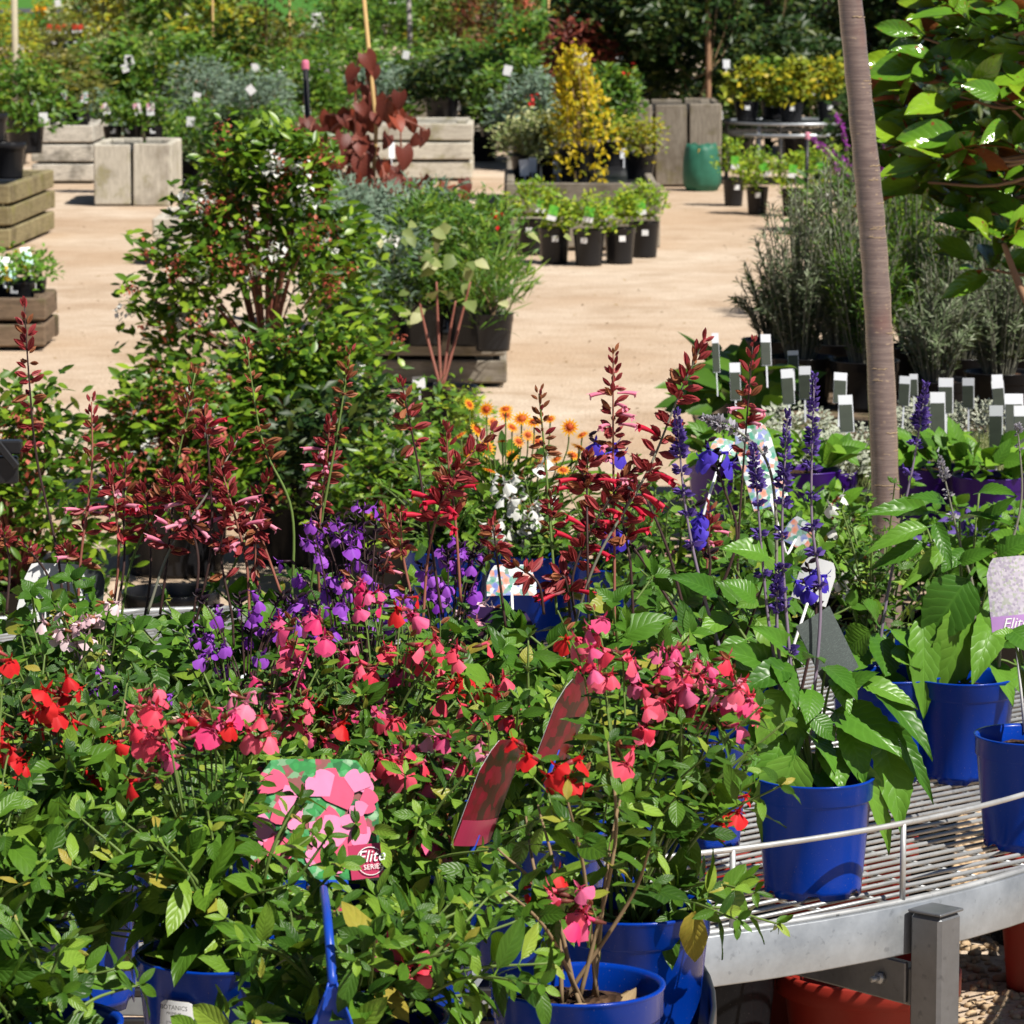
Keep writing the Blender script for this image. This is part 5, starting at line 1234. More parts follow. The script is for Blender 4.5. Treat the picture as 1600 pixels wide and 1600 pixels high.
# ------------------------------------------------------------------ shrubs of the middle distance
def clumps(n, Rr, h0, h1, nc, spread, shape='dome'):
    """points gathered in clumps through a crown's volume, so the outline is uneven and gaps stay open"""
    C = []
    for k in range(nc):
        a = rng.uniform(0, 6.28); f = rng.random(); z = h0+(h1-h0)*f
        prof = {'dome': math.sqrt(max(.05, 1-(f*.95)**2)), 'ball': math.sqrt(max(.06, 1-(2*f-1)**2)), 'cone': (1-.78*f), 'spire': (.72+.28*min(1, f*2.5)) if f < .5 else 1-1.45*(f-.5), 'column': .9+.1*math.sin(f*9), 'vase': .45+.55*f}[shape]
        r = Rr*prof*rng.uniform(.45, 1.08); C.append((r*math.cos(a), r*math.sin(a), z))
    C = np.array(C); idx = rng.integers(0, nc, n)
    return C[idx]+np.clip(rng.normal(0, spread, (n, 3)), -1.7*spread, 1.7*spread), C
def leaf_mats(P, L, out=None, droop=0.2, upb=.4, wide=1.0):
    Ms = []
    for p in P:
        v = Vector((p[0]+rng.normal(0, .12), p[1]+rng.normal(0, .12), 0)); v = v.normalized() if v.length > 1e-4 else Vector((1, 0, 0))
        ld = v+Vector((rng.normal(0, .6), rng.normal(0, .6), rng.normal(upb-droop, .55)))
        Ms.append(basis(p, ld, upish(.55), L*rng.uniform(.6, 1.25), L*wide*rng.uniform(.8, 1.2)))
    return Ms
def viburnum(label, px, d, H, Rr, n, L, buds, whites, px_list=None, cap=300, fam='viburnum', pot=.16, shape='dome', h0=.2):
    p = at_dz(px, d, 0); root = thing('viburnum_shrub', label, 'shrub', (p.x, p.y, 0)); pot_plain(root, pot, .26, 'black_pot_plastic')
    P, C = clumps(int(n*2.0), Rr, h0, H, 110, .05, shape); P = P[P[:, 2] > .12]
    for c in C[::2]:
        obj('stem', tube(catmull([(0, 0, .24), (c[0]*.35, c[1]*.35, c[2]*.6+.1), tuple(c)], 5), [.007, .002], 5, 'stem_red'), root)
    add_leaves(root, fam, leaf_mats(P, L*1.12), cap)
    for kind, m, k, sz in (('flower_cluster', 'bud_red', buds, .016), ('flower_cluster', 'petal_white', whites, .022)):
        for q in range(k):
            F_ = C[np.argsort(C[:, 1])[:int(len(C)*.6)]]; c = np.array(F_[rng.integers(0, len(F_))]); c[:2] *= 1.14; c[1] -= .05; c[2] += rng.uniform(0, .04); c[0] += rng.normal(0, .03)
            Ms = [basis(Vector(c)+rv(.016), rv(1), (0, 0, 1), sz*rng.uniform(.7, 1.2)) for _ in range(22)]
            obj(kind, scatter(simple(m, .7, 2), Ms), root, kind='stuff')
    return root
viburnum('large viburnum shrub with red buds and white flower clusters by the path', 420, 12.7, 1.13, .37, 3400, .040, 80, 26, shape='spire')
viburnum('low viburnum at the foot of the large one beside the path', 275, 11.4, .52, .21, 1100, .038, 30, 5)
viburnum('bright green shrub rising behind the left burgundy spikes', 30, 9.6, .66, .21, 1100, .036, 14, 0, cap=260)
viburnum('dense dark green shrub under the large viburnum', 480, 11.6, .62, .24, 1500, .038, 14, 2)
viburnum('small leafed shrub in the black pot behind the crimson flowers', 635, 10.6, .42, .18, 900, .032, 4, 4, h0=.27)
def shrub(name, label, px, d, zb, H, Rr, mat, L, n, W=.42, shape='dome', nc=40, spread=.05, pot=None, h0=.1, cat='shrub', group=None, flowers=(), trunk=None, shp='elliptic', rows=2, upb=.4, stems=6, wide=1.0, smat='stem_wood', bark='bark_dark'):
    p = at_dz(px, d, zb); root = thing(name, label, cat, p, group)
    z0 = 0.0
    if pot: pot_plain(root, pot[0], pot[1], 'black_pot_plastic'); z0 = pot[1]*.9
    P, C = clumps(int(n*1.4), Rr, z0+h0, H, nc, spread, shape)
    if trunk: obj('trunk', tube(catmull([(0, 0, z0), (rng.normal(0, .02), rng.normal(0, .02), H*.45), (0, 0, H*.85)], 6), [trunk, trunk*.8, trunk*.3], 8, bark), root)
    if stems:
        ts = [tube(catmull([(0, 0, z0 if not trunk else h0), (c[0]*.4, c[1]*.4, z0+(c[2]-z0)*.6), tuple(c)], 4), [.006, .002], 4, smat, False) for c in C[:stems]]
        for t_ in ts: obj('stem', t_, root)
    obj('crown', scatter(simple(mat, W, rows, shp), leaf_mats(P, L*1.15, upb=upb, wide=wide)), root, kind='stuff')
    if d > 26 and rng.random() < .75:
        for q in range(int(rng.integers(1, 3))):
            obj('tag', box(.055, .002, .065, .0006, 'white_card'), root, Matrix.Translation((rng.uniform(-.6, .6)*Rr, -Rr*1.05, H*rng.uniform(.35, .95))) @ Matrix.Rotation(rng.normal(0, .3), 4, 'Y'), smooth=False)
    for m, k, sz, cl in flowers:
        for q in range(k):
            c = Vector(C[rng.integers(0, len(C))])*1.06; c.y = -abs(c.y)
            Ms = [basis(c+rv(sz*.7), rv(1), (0, 0, 1), sz*rng.uniform(.7, 1.2)) for _ in range(cl)]
            obj('flower_cluster', scatter(simple(m, .75, 2), Ms), root, kind='stuff')
    return root
# pots and small trees around the low timber planter
shrub('rose_bush', 'leggy rose in a black pot behind the crimson flowers', 612, 11.2, 0, .5, .18, 'leaf_mid', .032, 500, pot=(.12, .22), nc=24, stems=8)
shrub('camellia', 'shaded shrub in a black pot left of the leggy rose', 540, 11.0, 0, .52, .17, 'leaf_dark_shade', .04, 600, pot=(.11, .2), nc=24)
p = at_dz(690, 13.6, 0); root = thing('maple_sapling', 'young maple with pink stems and pale leaves in a black pot', 'sapling', p); pot_plain(root, .12, .27, 'black_pot_plastic')
for a, b in (((688, 575), (682, 440)), ((688, 575), (712, 470)), ((692, 575), (735, 440)), ((684, 575), (655, 470))):
    obj('stem', tube(catmull([Vector((0, 0, .25)), at_d(a[0]*.4+b[0]*.6, a[1]*.5+b[1]*.5, 13.6)-Vector(p), at_d(b[0], b[1], 13.6)-Vector(p)], 5), [.0055, .003], 6, 'stem_red'), root)
Ms = [basis((rng.normal(0, .11), rng.normal(0, .1), rng.uniform(.5, .8)), (rng.normal(), rng.normal(), -.4), upish(.4), rng.uniform(.035, .065)) for _ in range(46)]
obj('crown', scatter(simple('leaf_variegated', .8, 3, 'ovate'), Ms), root, kind='stuff')
shrub('fern_plant', 'lime green feathery plant beside the maple pot', 722, 13.3, 0, .30, .06, 'leaf_lime', .03, 260, .3, nc=16, spread=.03, h0=.05, cat='plant', stems=5, pot=(.06, .10))
tag(655, 598, 13.45, 22, 20, 'white_card', 'white_card', 0, 'white price tag on the maple sapling pot', 'loose tags in the yard')
tag(545, 745, 11.0, 34, 62, 'red_card', 'print_mixed', 6, 'red picture label in a black pot behind the pink spike', 'loose tags in the yard')
tag(553, 800, 10.8, 22, 40, 'white_card', 'white_card', 6, 'plain white tag between the purple and crimson flowers', 'loose tags in the yard')
for px, d, r, l in ((268, 9.6, .11, 'black pot seen low between the burgundy leaves'), (690, 10.4, .10, 'black pot with white sticker behind the crimson flowers')):
    p = at_dz(px, d, 0); store_pot('nursery_pot', l, p.x, p.y, r, .24, 'black_pot_plastic')

# ------------------------------------------------------------------ timber planters
def planter(label, x0, x1, y0, y1, h, mat, boards=3, vertical=False, rz=0.0, name='timber_planter', top=True, gap=.018, th=.045):
    """a box of planks with corner posts; x0..x1 is the front, y0 its distance, every plank a part"""
    cx, cy = (x0+x1)/2, (y0+y1)/2; w_, dp = x1-x0, y1-y0
    root = thing(name, label, 'planter', (cx, cy, 0), 'timber planters of the yard', rz)
    def run(length, M, nb):
        if vertical:
            k = max(2, int(round(length/.26))); bw = length/k
            for i in range(k):
                j = rng.normal(0, .004)
                obj('plank', box(h-.02+rng.uniform(-.012, .012), th, bw-gap, .006, mat), root, M @ Matrix.Translation((-length/2+bw*(i+.5), j, h/2)) @ Matrix.Rotation(R(90), 4, 'Y') @ Matrix.Rotation(rng.normal(0, .006), 4, 'Y'), smooth=False)
        else:
            bh = h/nb
            for i in range(nb):
                j = rng.normal(0, .004)
                obj('plank', box(length+rng.uniform(-.01, .01), th, bh-gap, .007, mat), root, M @ Matrix.Translation((rng.normal(0, .004), j, bh*(i+.5)+.01)) @ Matrix.Rotation(rng.normal(0, .004), 4, 'Y'), smooth=False)
    run(w_, Matrix.Translation((0, -dp/2, 0)), boards); run(w_, Matrix.Translation((0, dp/2, 0)) @ Matrix.Rotation(math.pi, 4, 'Z'), boards)
    run(dp-2*th, Matrix.Translation((-w_/2+th*.5, 0, 0)) @ Matrix.Rotation(-math.pi/2, 4, 'Z'), boards); run(dp-2*th, Matrix.Translation((w_/2-th*.5, 0, 0)) @ Matrix.Rotation(math.pi/2, 4, 'Z'), boards)
    for sx in (-1, 1):
        for sy in (-1, 1): obj('post', box(.07, .07, h-.03, .006, mat, (sx*(w_/2-th-.04), sy*(dp/2-th-.04), h/2)), root, smooth=False)
    obj('weed_mat', box(w_-2*th-.01, dp-2*th-.01, .02, .003, 'black_plastic', (0, 0, h-.05)), root, smooth=False)
    return root
def gy(y): return at_z(800, y, 0).y
def PX(px, y): return at_z(px, y, 0).x
def plane(l, pxa, pxb, y, dep, h, mat, boards=3, vertical=False, rz=0.0):
    yy = gy(y); return planter(l, PX(pxa, y), PX(pxb, y), yy, yy+dep, h, mat, boards, vertical, rz)
plane('pale upright plank planter with pink tagged seedlings at the path bend', 146, 268, 322, .9, .40, 'wood_white', 3, True)
plane('mottled black and white board planter behind the pale upright one', 52, 148, 287, .9, .40, 'wood_mottled', 3)
plane('low pale two board planter behind the large viburnum', 240, 500, 415, .9, .25, 'wood_white', 2)
plane('whitewashed three board planter in the middle distance', 545, 738, 283, .9, .40, 'wood_white', 3)
plane('long grey plank planter with the yellow shrub', 790, 1030, 392, 4.6, .37, 'wood_grey', 2)
plane('grey upright plank planter under the dark trees', 968, 1128, 292, .9, .57, 'wood_grey', 3, True)
plane('grey brown timber planter beside the maple sapling', 545, 790, 605, 2.2, .21, 'wood_grey', 2)
plane('low grey planter of yellow pansies at the left edge', -130, 72, 548, .45, .22, 'wood_brown', 2)
planter('olive stained timber planter at the left path edge', PX(-120, 390), PX(40, 385), gy(392), gy(362), .36, 'wood_olive', 3, False, R(-3))
plane('far weathered board planter behind the climbing brown leaves', 560, 672, 205, 1.2, .32, 'wood_grey', 2)
plane('far pale planter stack beside the long grey one', 728, 768, 225, 1.2, .34, 'wood_white', 3)
plane('far brown planter at the back of the left bench', 120, 230, 228, 1.2, .32, 'wood_brown', 2)

# ------------------------------------------------------------------ plants in and around the planters
for i in range(11):      # grey green bank filling the planter by the maple
    px = 530+(i % 4)*70+rng.uniform(-12, 12); d = 15.9+(i//4)*.65
    shrub('grey_shrub', ['left end', 'second place', 'third place', 'right end'][i % 4].join(('grey green feathery shrub at the ', ' of the %s planter row' % ['front', 'middle', 'rear'][i//4])), px, d, .17, .50, .19, 'leaf_grey' if i % 4 < 2 or i > 7 else 'leaf_mid', .045, 950, .22, 'dome', 30, .04, (.09, .16), .02, group='grey green shrubs in the planter by the maple', shp='lance', upb=1.0,
          flowers=[('petal_red', 1, .02, 14)] if i == 3 else ())
shrub('grass_tuft', 'fine green grass tuft at the right end of the maple planter', 770, 15.7, .17, .30, .08, 'leaf_mid', .11, 240, .05, 'vase', 18, .05, (.08, .14), .0, 'plant', shp='lance', upb=1.4)
# climbing plant with brown heart leaves on a bamboo cane
def cercis():
    d = 18.2; p = at_dz(575, d, 0); root = thing('redbud_tree', 'weeping redbud with brown heart shaped leaves on a bamboo cane', 'tree', (p.x, p.y, 0)); loc = Vector(root.location)
    pot_plain(root, .16, .3, 'black_pot_plastic')
    obj('cane', tube([Vector((0, 0, .25)), at_d(588, 200, d)-loc, at_d(565, -40, d)-loc], .009, 8, 'bamboo'), root)
    arcs = [[(580, 200), (575, 110), (560, 95), (555, 180), (560, 290)], [(590, 180), (610, 150), (625, 190), (625, 280)], [(590, 170), (640, 190), (668, 205)], [(575, 200), (530, 180), (490, 190), (480, 250)], [(570, 220), (500, 215), (460, 210), (455, 240)], [(580, 230), (540, 240), (520, 280), (560, 320)], [(600, 260), (650, 290), (690, 300), (720, 290)], [(600, 270), (640, 310), (660, 340)], [(560, 250), (590, 290), (600, 330)], [(570, 150), (545, 200), (548, 250)], [(575, 180), (520, 200), (505, 260), (500, 310)], [(585, 230), (600, 280), (575, 330)], [(570, 240), (530, 290), (520, 330)]]
    for arc in arcs:
        c = catmull([at_d(x, y, d+rng.normal(0, .08))-loc for x, y in arc], 6); obj('branch', tube(c, [.006, .003], 5, 'stem_red'), root)
        for k in range(1, len(c), 2):
            ld = Vector((rng.normal(0, .5), -.25+rng.normal(0, .3), -1)); obj('leaf', LM['heart'][k % 4], root, basis(c[k]+rv(.02), ld, (rng.normal(.3, .5), -1, .5), rng.uniform(.055, .095)))
cercis()
def stake(name, label, px, y0, y1, d, r, mat, lean=0, tip=None, cat='stake'):
    b = at_d(px, y1, d); b.z = max(0, b.z); t_ = at_d(px+lean, y0, d); root = thing(name, label, cat, b)
    obj('shaft', tube([(0, 0, 0), t_-b], r, 10, mat), root)
    if tip: obj('cap', lathe([(r*1.3, -.03), (r*1.35, 0), (r, .012), (0, .014)], 10, tip), root, Matrix.Translation(t_-b))
stake('black_stake', 'black stake with a pink cap in front of the brown leaves', 490, 98, 400, 18.5, .013, 'black_plastic', -13, 'petal_pink')
stake('black_stake', 'black stake with a pale cap before the round table pots', 1258, 210, 345, 24.3, .012, 'black_plastic', 4, 'petal_pink')
stake('timber_pole', 'pale timber pole at the left edge of the yard', 26, -30, 262, 29, .022, 'pole_wood', -4, None, 'pole')
stake('timber_pole', 'grey timber pole behind the whitewashed planter', 644, -30, 190, 37, .021, 'pole_grey', -6, None, 'pole')
for px_, d_, l_ in ((335, 34, 'thin cane among the shrubs above the blue grey conifers'), (455, 33, 'thin cane left of the bamboo cane'), (860, 34, 'thin cane above the yellow shrub'), (955, 31, 'thin cane in the dark tree over the grey planter')): stake('thin_cane', l_, px_, -20, 200, d_, .008, 'bamboo', -3)
def potrow(items, name, mat, group, lab, r=.075, h=.16, L=.035, H=.34, R_=.13, n=420, zb=0.0, W=.45, tagpic=None, sticker=True, cat='potted plant', flowers=(), shp='elliptic'):
    for i, (px, y) in enumerate(items):
        p = at_z(px, y, zb); root = thing(name, lab % ORD[i], cat, p, group)
        pm, sm = black_pot(r, h); obj('pot', pm, root); obj('soil', sm, root, Matrix.Translation((0, 0, h-.012)))
        P, C = clumps(n, R_*rng.uniform(.9, 1.1), h, H*rng.uniform(.92, 1.08), 20, .03, 'dome')
        obj('foliage', scatter(simple(mat, W, 2, shp), leaf_mats(P, L, upb=.8)), root, kind='stuff')
        if sticker: obj('sticker', box(.034, .002, .030, .0004, 'white_card', (rng.normal(0, .012), -r*.93, h*.72)), root, Matrix.Rotation(rng.normal(0, .3), 4, 'Z'), smooth=False)
        if tagpic: obj('tag', merge([box(.05, .002, .05, .0006, tagpic, (0, 0, .03)), box(.05, .002, .025, .0006, 'white_card', (0, 0, -.012))]), root, Matrix.Translation((rng.normal(0, .03), -R_*.95, H*.72)) @ Matrix.Rotation(rng.normal(0, .25), 4, 'Y'), smooth=False)
        for m, k, sz in flowers:
            for q in range(k):
                c = Vector(C[rng.integers(0, len(C))])*1.05; obj('flower', scatter(simple(m, .8, 2), [basis(c+rv(sz*.5), rv(1), (0, 0, 1), sz) for _ in range(10)]), root)
potrow([(832, 398), (866, 412), (920, 415), (968, 412), (1006, 402)], 'lime_shrub', 'leaf_lime', 'lime shrubs in black pots before the long planter', 'lime green shrub in black pot, %s from the left before the planter', .085, .19, .034, .36, .12, 520, tagpic='print_lime')
potrow([(1146, 322), (1183, 335), (1238, 338), (1283, 332), (1318, 326)], 'lime_shrub', 'leaf_lime', 'lime shrubs in black pots before the round table', 'lime green shrub in black pot, %s from the left by the round table', .07, .17, .034, .37, .12, 520, tagpic='print_lime')
for k, (px, d, zb, H, Rr, mat, L, n, W, shape, l, fl) in enumerate([
    (820, 25.5, .32, .52, .22, 'leaf_grey', .05, 900, .3, 'dome', 'silver grey shrub at the left of the long planter', [('petal_red', 1, .03, 10)]),
    (822, 23.6, .32, .36, .15, 'leaf_variegated', .035, 700, .4, 'dome', 'cream flecked shrub with white tags at the planter corner', ()),
    (868, 23.6, .32, .34, .14, 'leaf_olive', .035, 600, .4, 'dome', 'olive flecked shrub beside the planter corner one', ()),
    (1000, 23.7, .32, .32, .11, 'leaf_yellowgreen', .035, 450, .4, 'vase', 'small yellow green shrub at the planter right corner', ()),
    (955, 25.0, .32, .55, .22, 'leaf_mid', .05, 900, .42, 'dome', 'mid green shrub with a red flower behind the yellow one', [('petal_red', 2, .03, 12)]),
    (800, 27.0, .32, .6, .26, 'leaf_mid', .05, 900, .42, 'dome', 'green shrub at the far end of the long planter', ())]):
    shrub('planter_shrub', l, px, d, zb, H, Rr, mat, L, n, W, shape, 34, .04, (.09, .15), .02, flowers=fl, group='shrubs standing in the long planter')
# yellow weeping shrub
p = at_dz(905, 23.2, .33); root = thing('yellow_shrub', 'golden yellow weeping shrub spilling over the long planter', 'shrub', p); pot_plain(root, .12, .2, 'black_pot_plastic'); Ms = []; ts = []
for k in range(46):
    a = rng.uniform(0, 6.28); r = rng.uniform(.04, .2); top = Vector((r*.6*math.cos(a)-.03, r*.6*math.sin(a), rng.uniform(.42, .76))); e = Vector((r*1.25*math.cos(a)+.02, r*1.25*math.sin(a)-.08, rng.uniform(-.2, .42)))
    c = catmull([(0, 0, .18), tuple(top), tuple(e)], 8); ts.append(tube(c, [.004, .0015], 4, 'stem_wood', False))
    for j in range(36):
        q = c[rng.integers(5, len(c))]+rv(.016); Ms.append(basis(q, rv(1)+Vector((0, 0, -.3)), upish(.6), rng.uniform(.028, .048)))
for t_ in ts[:12]: obj('stem', t_, root)
obj('crown', scatter(simple('leaf_yellow', .55, 2), Ms), root, kind='stuff')
# white picture tags at the planter corner
for i, (px, py, w_, h_) in enumerate(((820, 262, 16, 26), (832, 258, 14, 24), (872, 262, 16, 20), (975, 240, 14, 16), (908, 92, 20, 20))):
    tag(px, py, [23.3, 23.4, 23.3, 24.6, 27.5][i], w_, h_, 'white_card', 'white_card', 0, ['white tag at the planter corner, left one of the pair', 'white tag at the planter corner, right one of the pair', 'white tag under the olive flecked shrub', 'white tag right of the yellow shrub', 'square white tag with a green print above the yellow shrub'][i], 'loose tags in the yard')
tag(612, 235, 18.9, 12, 26, 'white_card', 'white_card', 30, 'long white tag hanging among the brown heart leaves', 'loose tags in the yard')
tag(497, 32, 40, 22, 24, 'white_card', 'white_card', 0, 'square white tag against the lawn at the top', 'loose tags in the yard')
tag(201, 95, 38, 18, 26, 'white_card', 'white_card', 0, 'white paper tag on the cream flecked bushes', 'loose tags in the yard')
tag(292, 20, 44, 14, 16, 'white_card', 'white_card', 0, 'small white tag beside the tall trunk at the top', 'loose tags in the yard')
tag(706, 85, 36, 20, 18, 'white_card', 'white_card', 0, 'white tag right of the dark red rose', 'loose tags in the yard')
tag(714, 165, 31, 14, 16, 'white_card', 'white_card', 0, 'white tag in the dark leaves over the whitewashed planter', 'loose tags in the yard')
tag(1135, 100, 29, 12, 14, 'white_card', 'white_card', 0, 'white tag in the dark tree above the round table', 'loose tags in the yard')
# round metal table with golden pots
def round_table():
    p = at_z(1240, 292, 0); root = thing('round_metal_table', 'round galvanised table with double rim under golden leafed pots', 'table', (p.x, p.y+.5, 0)); z = .43; r = .46
    obj('rim', lathe([(r-.01, z-.02), (r, z-.02), (r, z), (r-.01, z), (r-.01, z-.02)], 48, 'galvanised'), root)
    obj('lower_rim', lathe([(r-.01, z-.10), (r, z-.10), (r, z-.075), (r-.01, z-.075), (r-.01, z-.10)], 48, 'galvanised'), root)
    obj('top', lathe([(0, z-.012), (r-.012, z-.012), (r-.012, z-.018), (0, z-.018)], 48, 'galvanised'), root)
    for k in range(5):
        a = -math.pi/2-.55+k*2*math.pi/5; obj('leg', tube([((r-.02)*math.cos(a), (r-.02)*math.sin(a), 0), ((r-.02)*math.cos(a), (r-.02)*math.sin(a), z-.02)], .014, 8, 'galvanised'), root)
    return p
pt = round_table()
for i, (dx, dy, l, m) in enumerate(((-.30, .40, 'yellow green leafed plant at the left of the round table', 'leaf_yellowgreen'), (.0, .28, 'golden leafed plant in the middle of the round table', 'leaf_yellowgreen'), (.27, .45, 'golden plant at the right of the round table behind the trunk', 'leaf_yellowgreen'), (-.1, .75, 'green plant at the back of the round table', 'leaf_mid'))):
    root = thing('golden_plant', l, 'potted plant', (pt.x+dx, pt.y+dy, .424), 'golden plants on the round table'); pm, sm = black_pot(.085, .14); obj('pot', pm, root); obj('soil', sm, root, Matrix.Translation((0, 0, .128)))
    P, C = clumps(420, .17, .15, .40, 22, .03, 'dome'); obj('foliage', scatter(simple(m, .6, 2), leaf_mats(P, .06)), root, kind='stuff')
    obj('sticker', box(.034, .002, .03, .0004, 'white_card', (0, -.081, .1)), root, smooth=False)
# green watering bag round the young trunk
p = at_z(1096, 298, 0); root = thing('watering_bag', 'green watering bag with a yellow strap round the young trunk', 'watering bag', p)
bt = lathe([(0, .01), (.10, .0), (.125, .05), (.128, .12), (.122, .2), (.11, .27), (.10, .31), (.05, .30), (0, .29)], 28, 'green_canvas')
bt.V *= 1+.05*np.sin(np.arctan2(bt.V[:, 1], bt.V[:, 0])*7+bt.V[:, 2]*20)[:, None]*np.array([1, 1, .5]); bt.V += rng.normal(0, .003, bt.V.shape); obj('bag', bt, root)
obj('strap', box(.022, .004, .11, .001, 'yellow_tag', (-.07, -.10, .22)), root, Matrix.Rotation(.2, 4, 'Y'), smooth=False)

# ------------------------------------------------------------------ left side plants
potrow([(176, 221), (207, 221), (240, 221)], 'tagged_seedling', 'leaf_mid', 'pink tagged seedlings on the upright plank planter', 'seedling pot with pink white tag, %s from the left on the planter', .065, .10, .045, .28, .12, 420, .345, tagpic='print_rose')
potrow([(56, 200), (70, 200), (100, 199), (128, 199)], 'tagged_seedling', 'leaf_olive', 'seedlings on the mottled planter', 'black potted seedling, %s from the left on the mottled planter', .07, .10, .045, .28, .13, 420, .345, tagpic='print_mixed')
potrow([(80, 78), (92, 79), (106, 78), (118, 78), (128, 78)], 'bench_pot', 'leaf_olive', 'pots on the far left bench', 'small black pot, %s from the left on the far bench', .06, .11, .04, .26, .08, 140, .6, tagpic='red_card')
def flat_bench(label, px0, px1, py, z, dep):
    a = at_z(px0, py, z); b = at_z(px1, py, z); root = thing('flat_bench', label, 'bench', ((a.x+b.x)/2, a.y+dep/2, 0), 'far flat benches'); w_ = b.x-a.x
    obj('top', box(w_, dep, .03, .004, 'galvanised', (0, 0, z-.018)), root, smooth=False)
    for sx in (-1, 1):
        for sy in (-1, 1): obj('leg', box(.04, .04, z-.035, .003, 'galvanised', (sx*(w_/2-.06), sy*(dep/2-.06), (z-.035)/2)), root, smooth=False)
flat_bench('far grey bench with small tagged pots at the left', 74, 134, 80, .597, .8)
flat_bench('far grey bench below the lawn', 236, 334, 62, .6, .9)
flat_bench('grey bench among the left shrubs', 150, 262, 126, .45, .9)
potrow([(262, 56), (276, 56), (292, 57), (308, 57), (322, 58)], 'bench_pot', 'leaf_mid', 'pots on the far bench below the lawn', 'tiny black pot, %s from the left on the lawn side bench', .08, .14, .04, .26, .08, 100, .6)
potrow([(165, 122), (185, 122), (210, 123), (235, 123)], 'bench_pot', 'leaf_variegated', 'pots on the bench among the left shrubs', 'black potted plant, %s from the left on the shrub side bench', .08, .14, .05, .32, .12, 220, .45)
potrow([(10, 470), (34, 478), (52, 470)], 'pansy_pot', 'leaf_bright', 'pansies in the left edge planter', 'yellow pansy pot, %s from the left in the edge planter', .06, .10, .035, .2, .09, 160, .17, flowers=[('petal_yellow', 3, .022)])
for i, (px, py) in enumerate(((20, 422), (46, 400), (8, 415))): tag(px, py, 17.6, 18, 34, 'white_card', 'aqua_card', 20, ['aqua tag leaning among the pansies', 'aqua tag standing highest among the pansies', 'aqua tag at the left picture edge'][i], 'aqua tags in the edge planter', -30)
store = at_z(2, 300, .36)
for i, (px, py, r, h) in enumerate(((2, 300, .10, .2), (0, 232, .08, .16))):
    p = at_z(px, py, .34 if i == 0 else .54); rt = store_pot('black_nursery_pot', ['black pot on the olive planter at the left edge', 'upper black pot at the left edge'][i], p.x-.11, gy(372), r, h, 'black_pot_plastic'); rt.location.z = .34 if i == 0 else .545
p = at_d(-6, 715, 7.6); root = thing('sign_bracket', 'black folded metal bracket cut by the left edge', 'bracket', (p.x, p.y, 0))
zz = p.z
obj('post', box(.03, .03, zz, .003, 'rail_dark', (-.03, 0, zz/2)), root, smooth=False)
obj('arm', box(.075, .03, .025, .003, 'rail_dark', (.01, 0, zz+.02)), root, Matrix.Translation((0, 0, 0)), smooth=False)
obj('plate', box(.06, .02, .05, .003, 'rail_dark', (.01, .001, zz-.022)), root, smooth=False)
obj('brace', box(.07, .012, .014, .002, 'rail_dark', (0, 0, 0)), root, Matrix.Translation((.018, -.016, zz+.012)) @ Matrix.Rotation(R(52), 4, 'Y'), smooth=False)

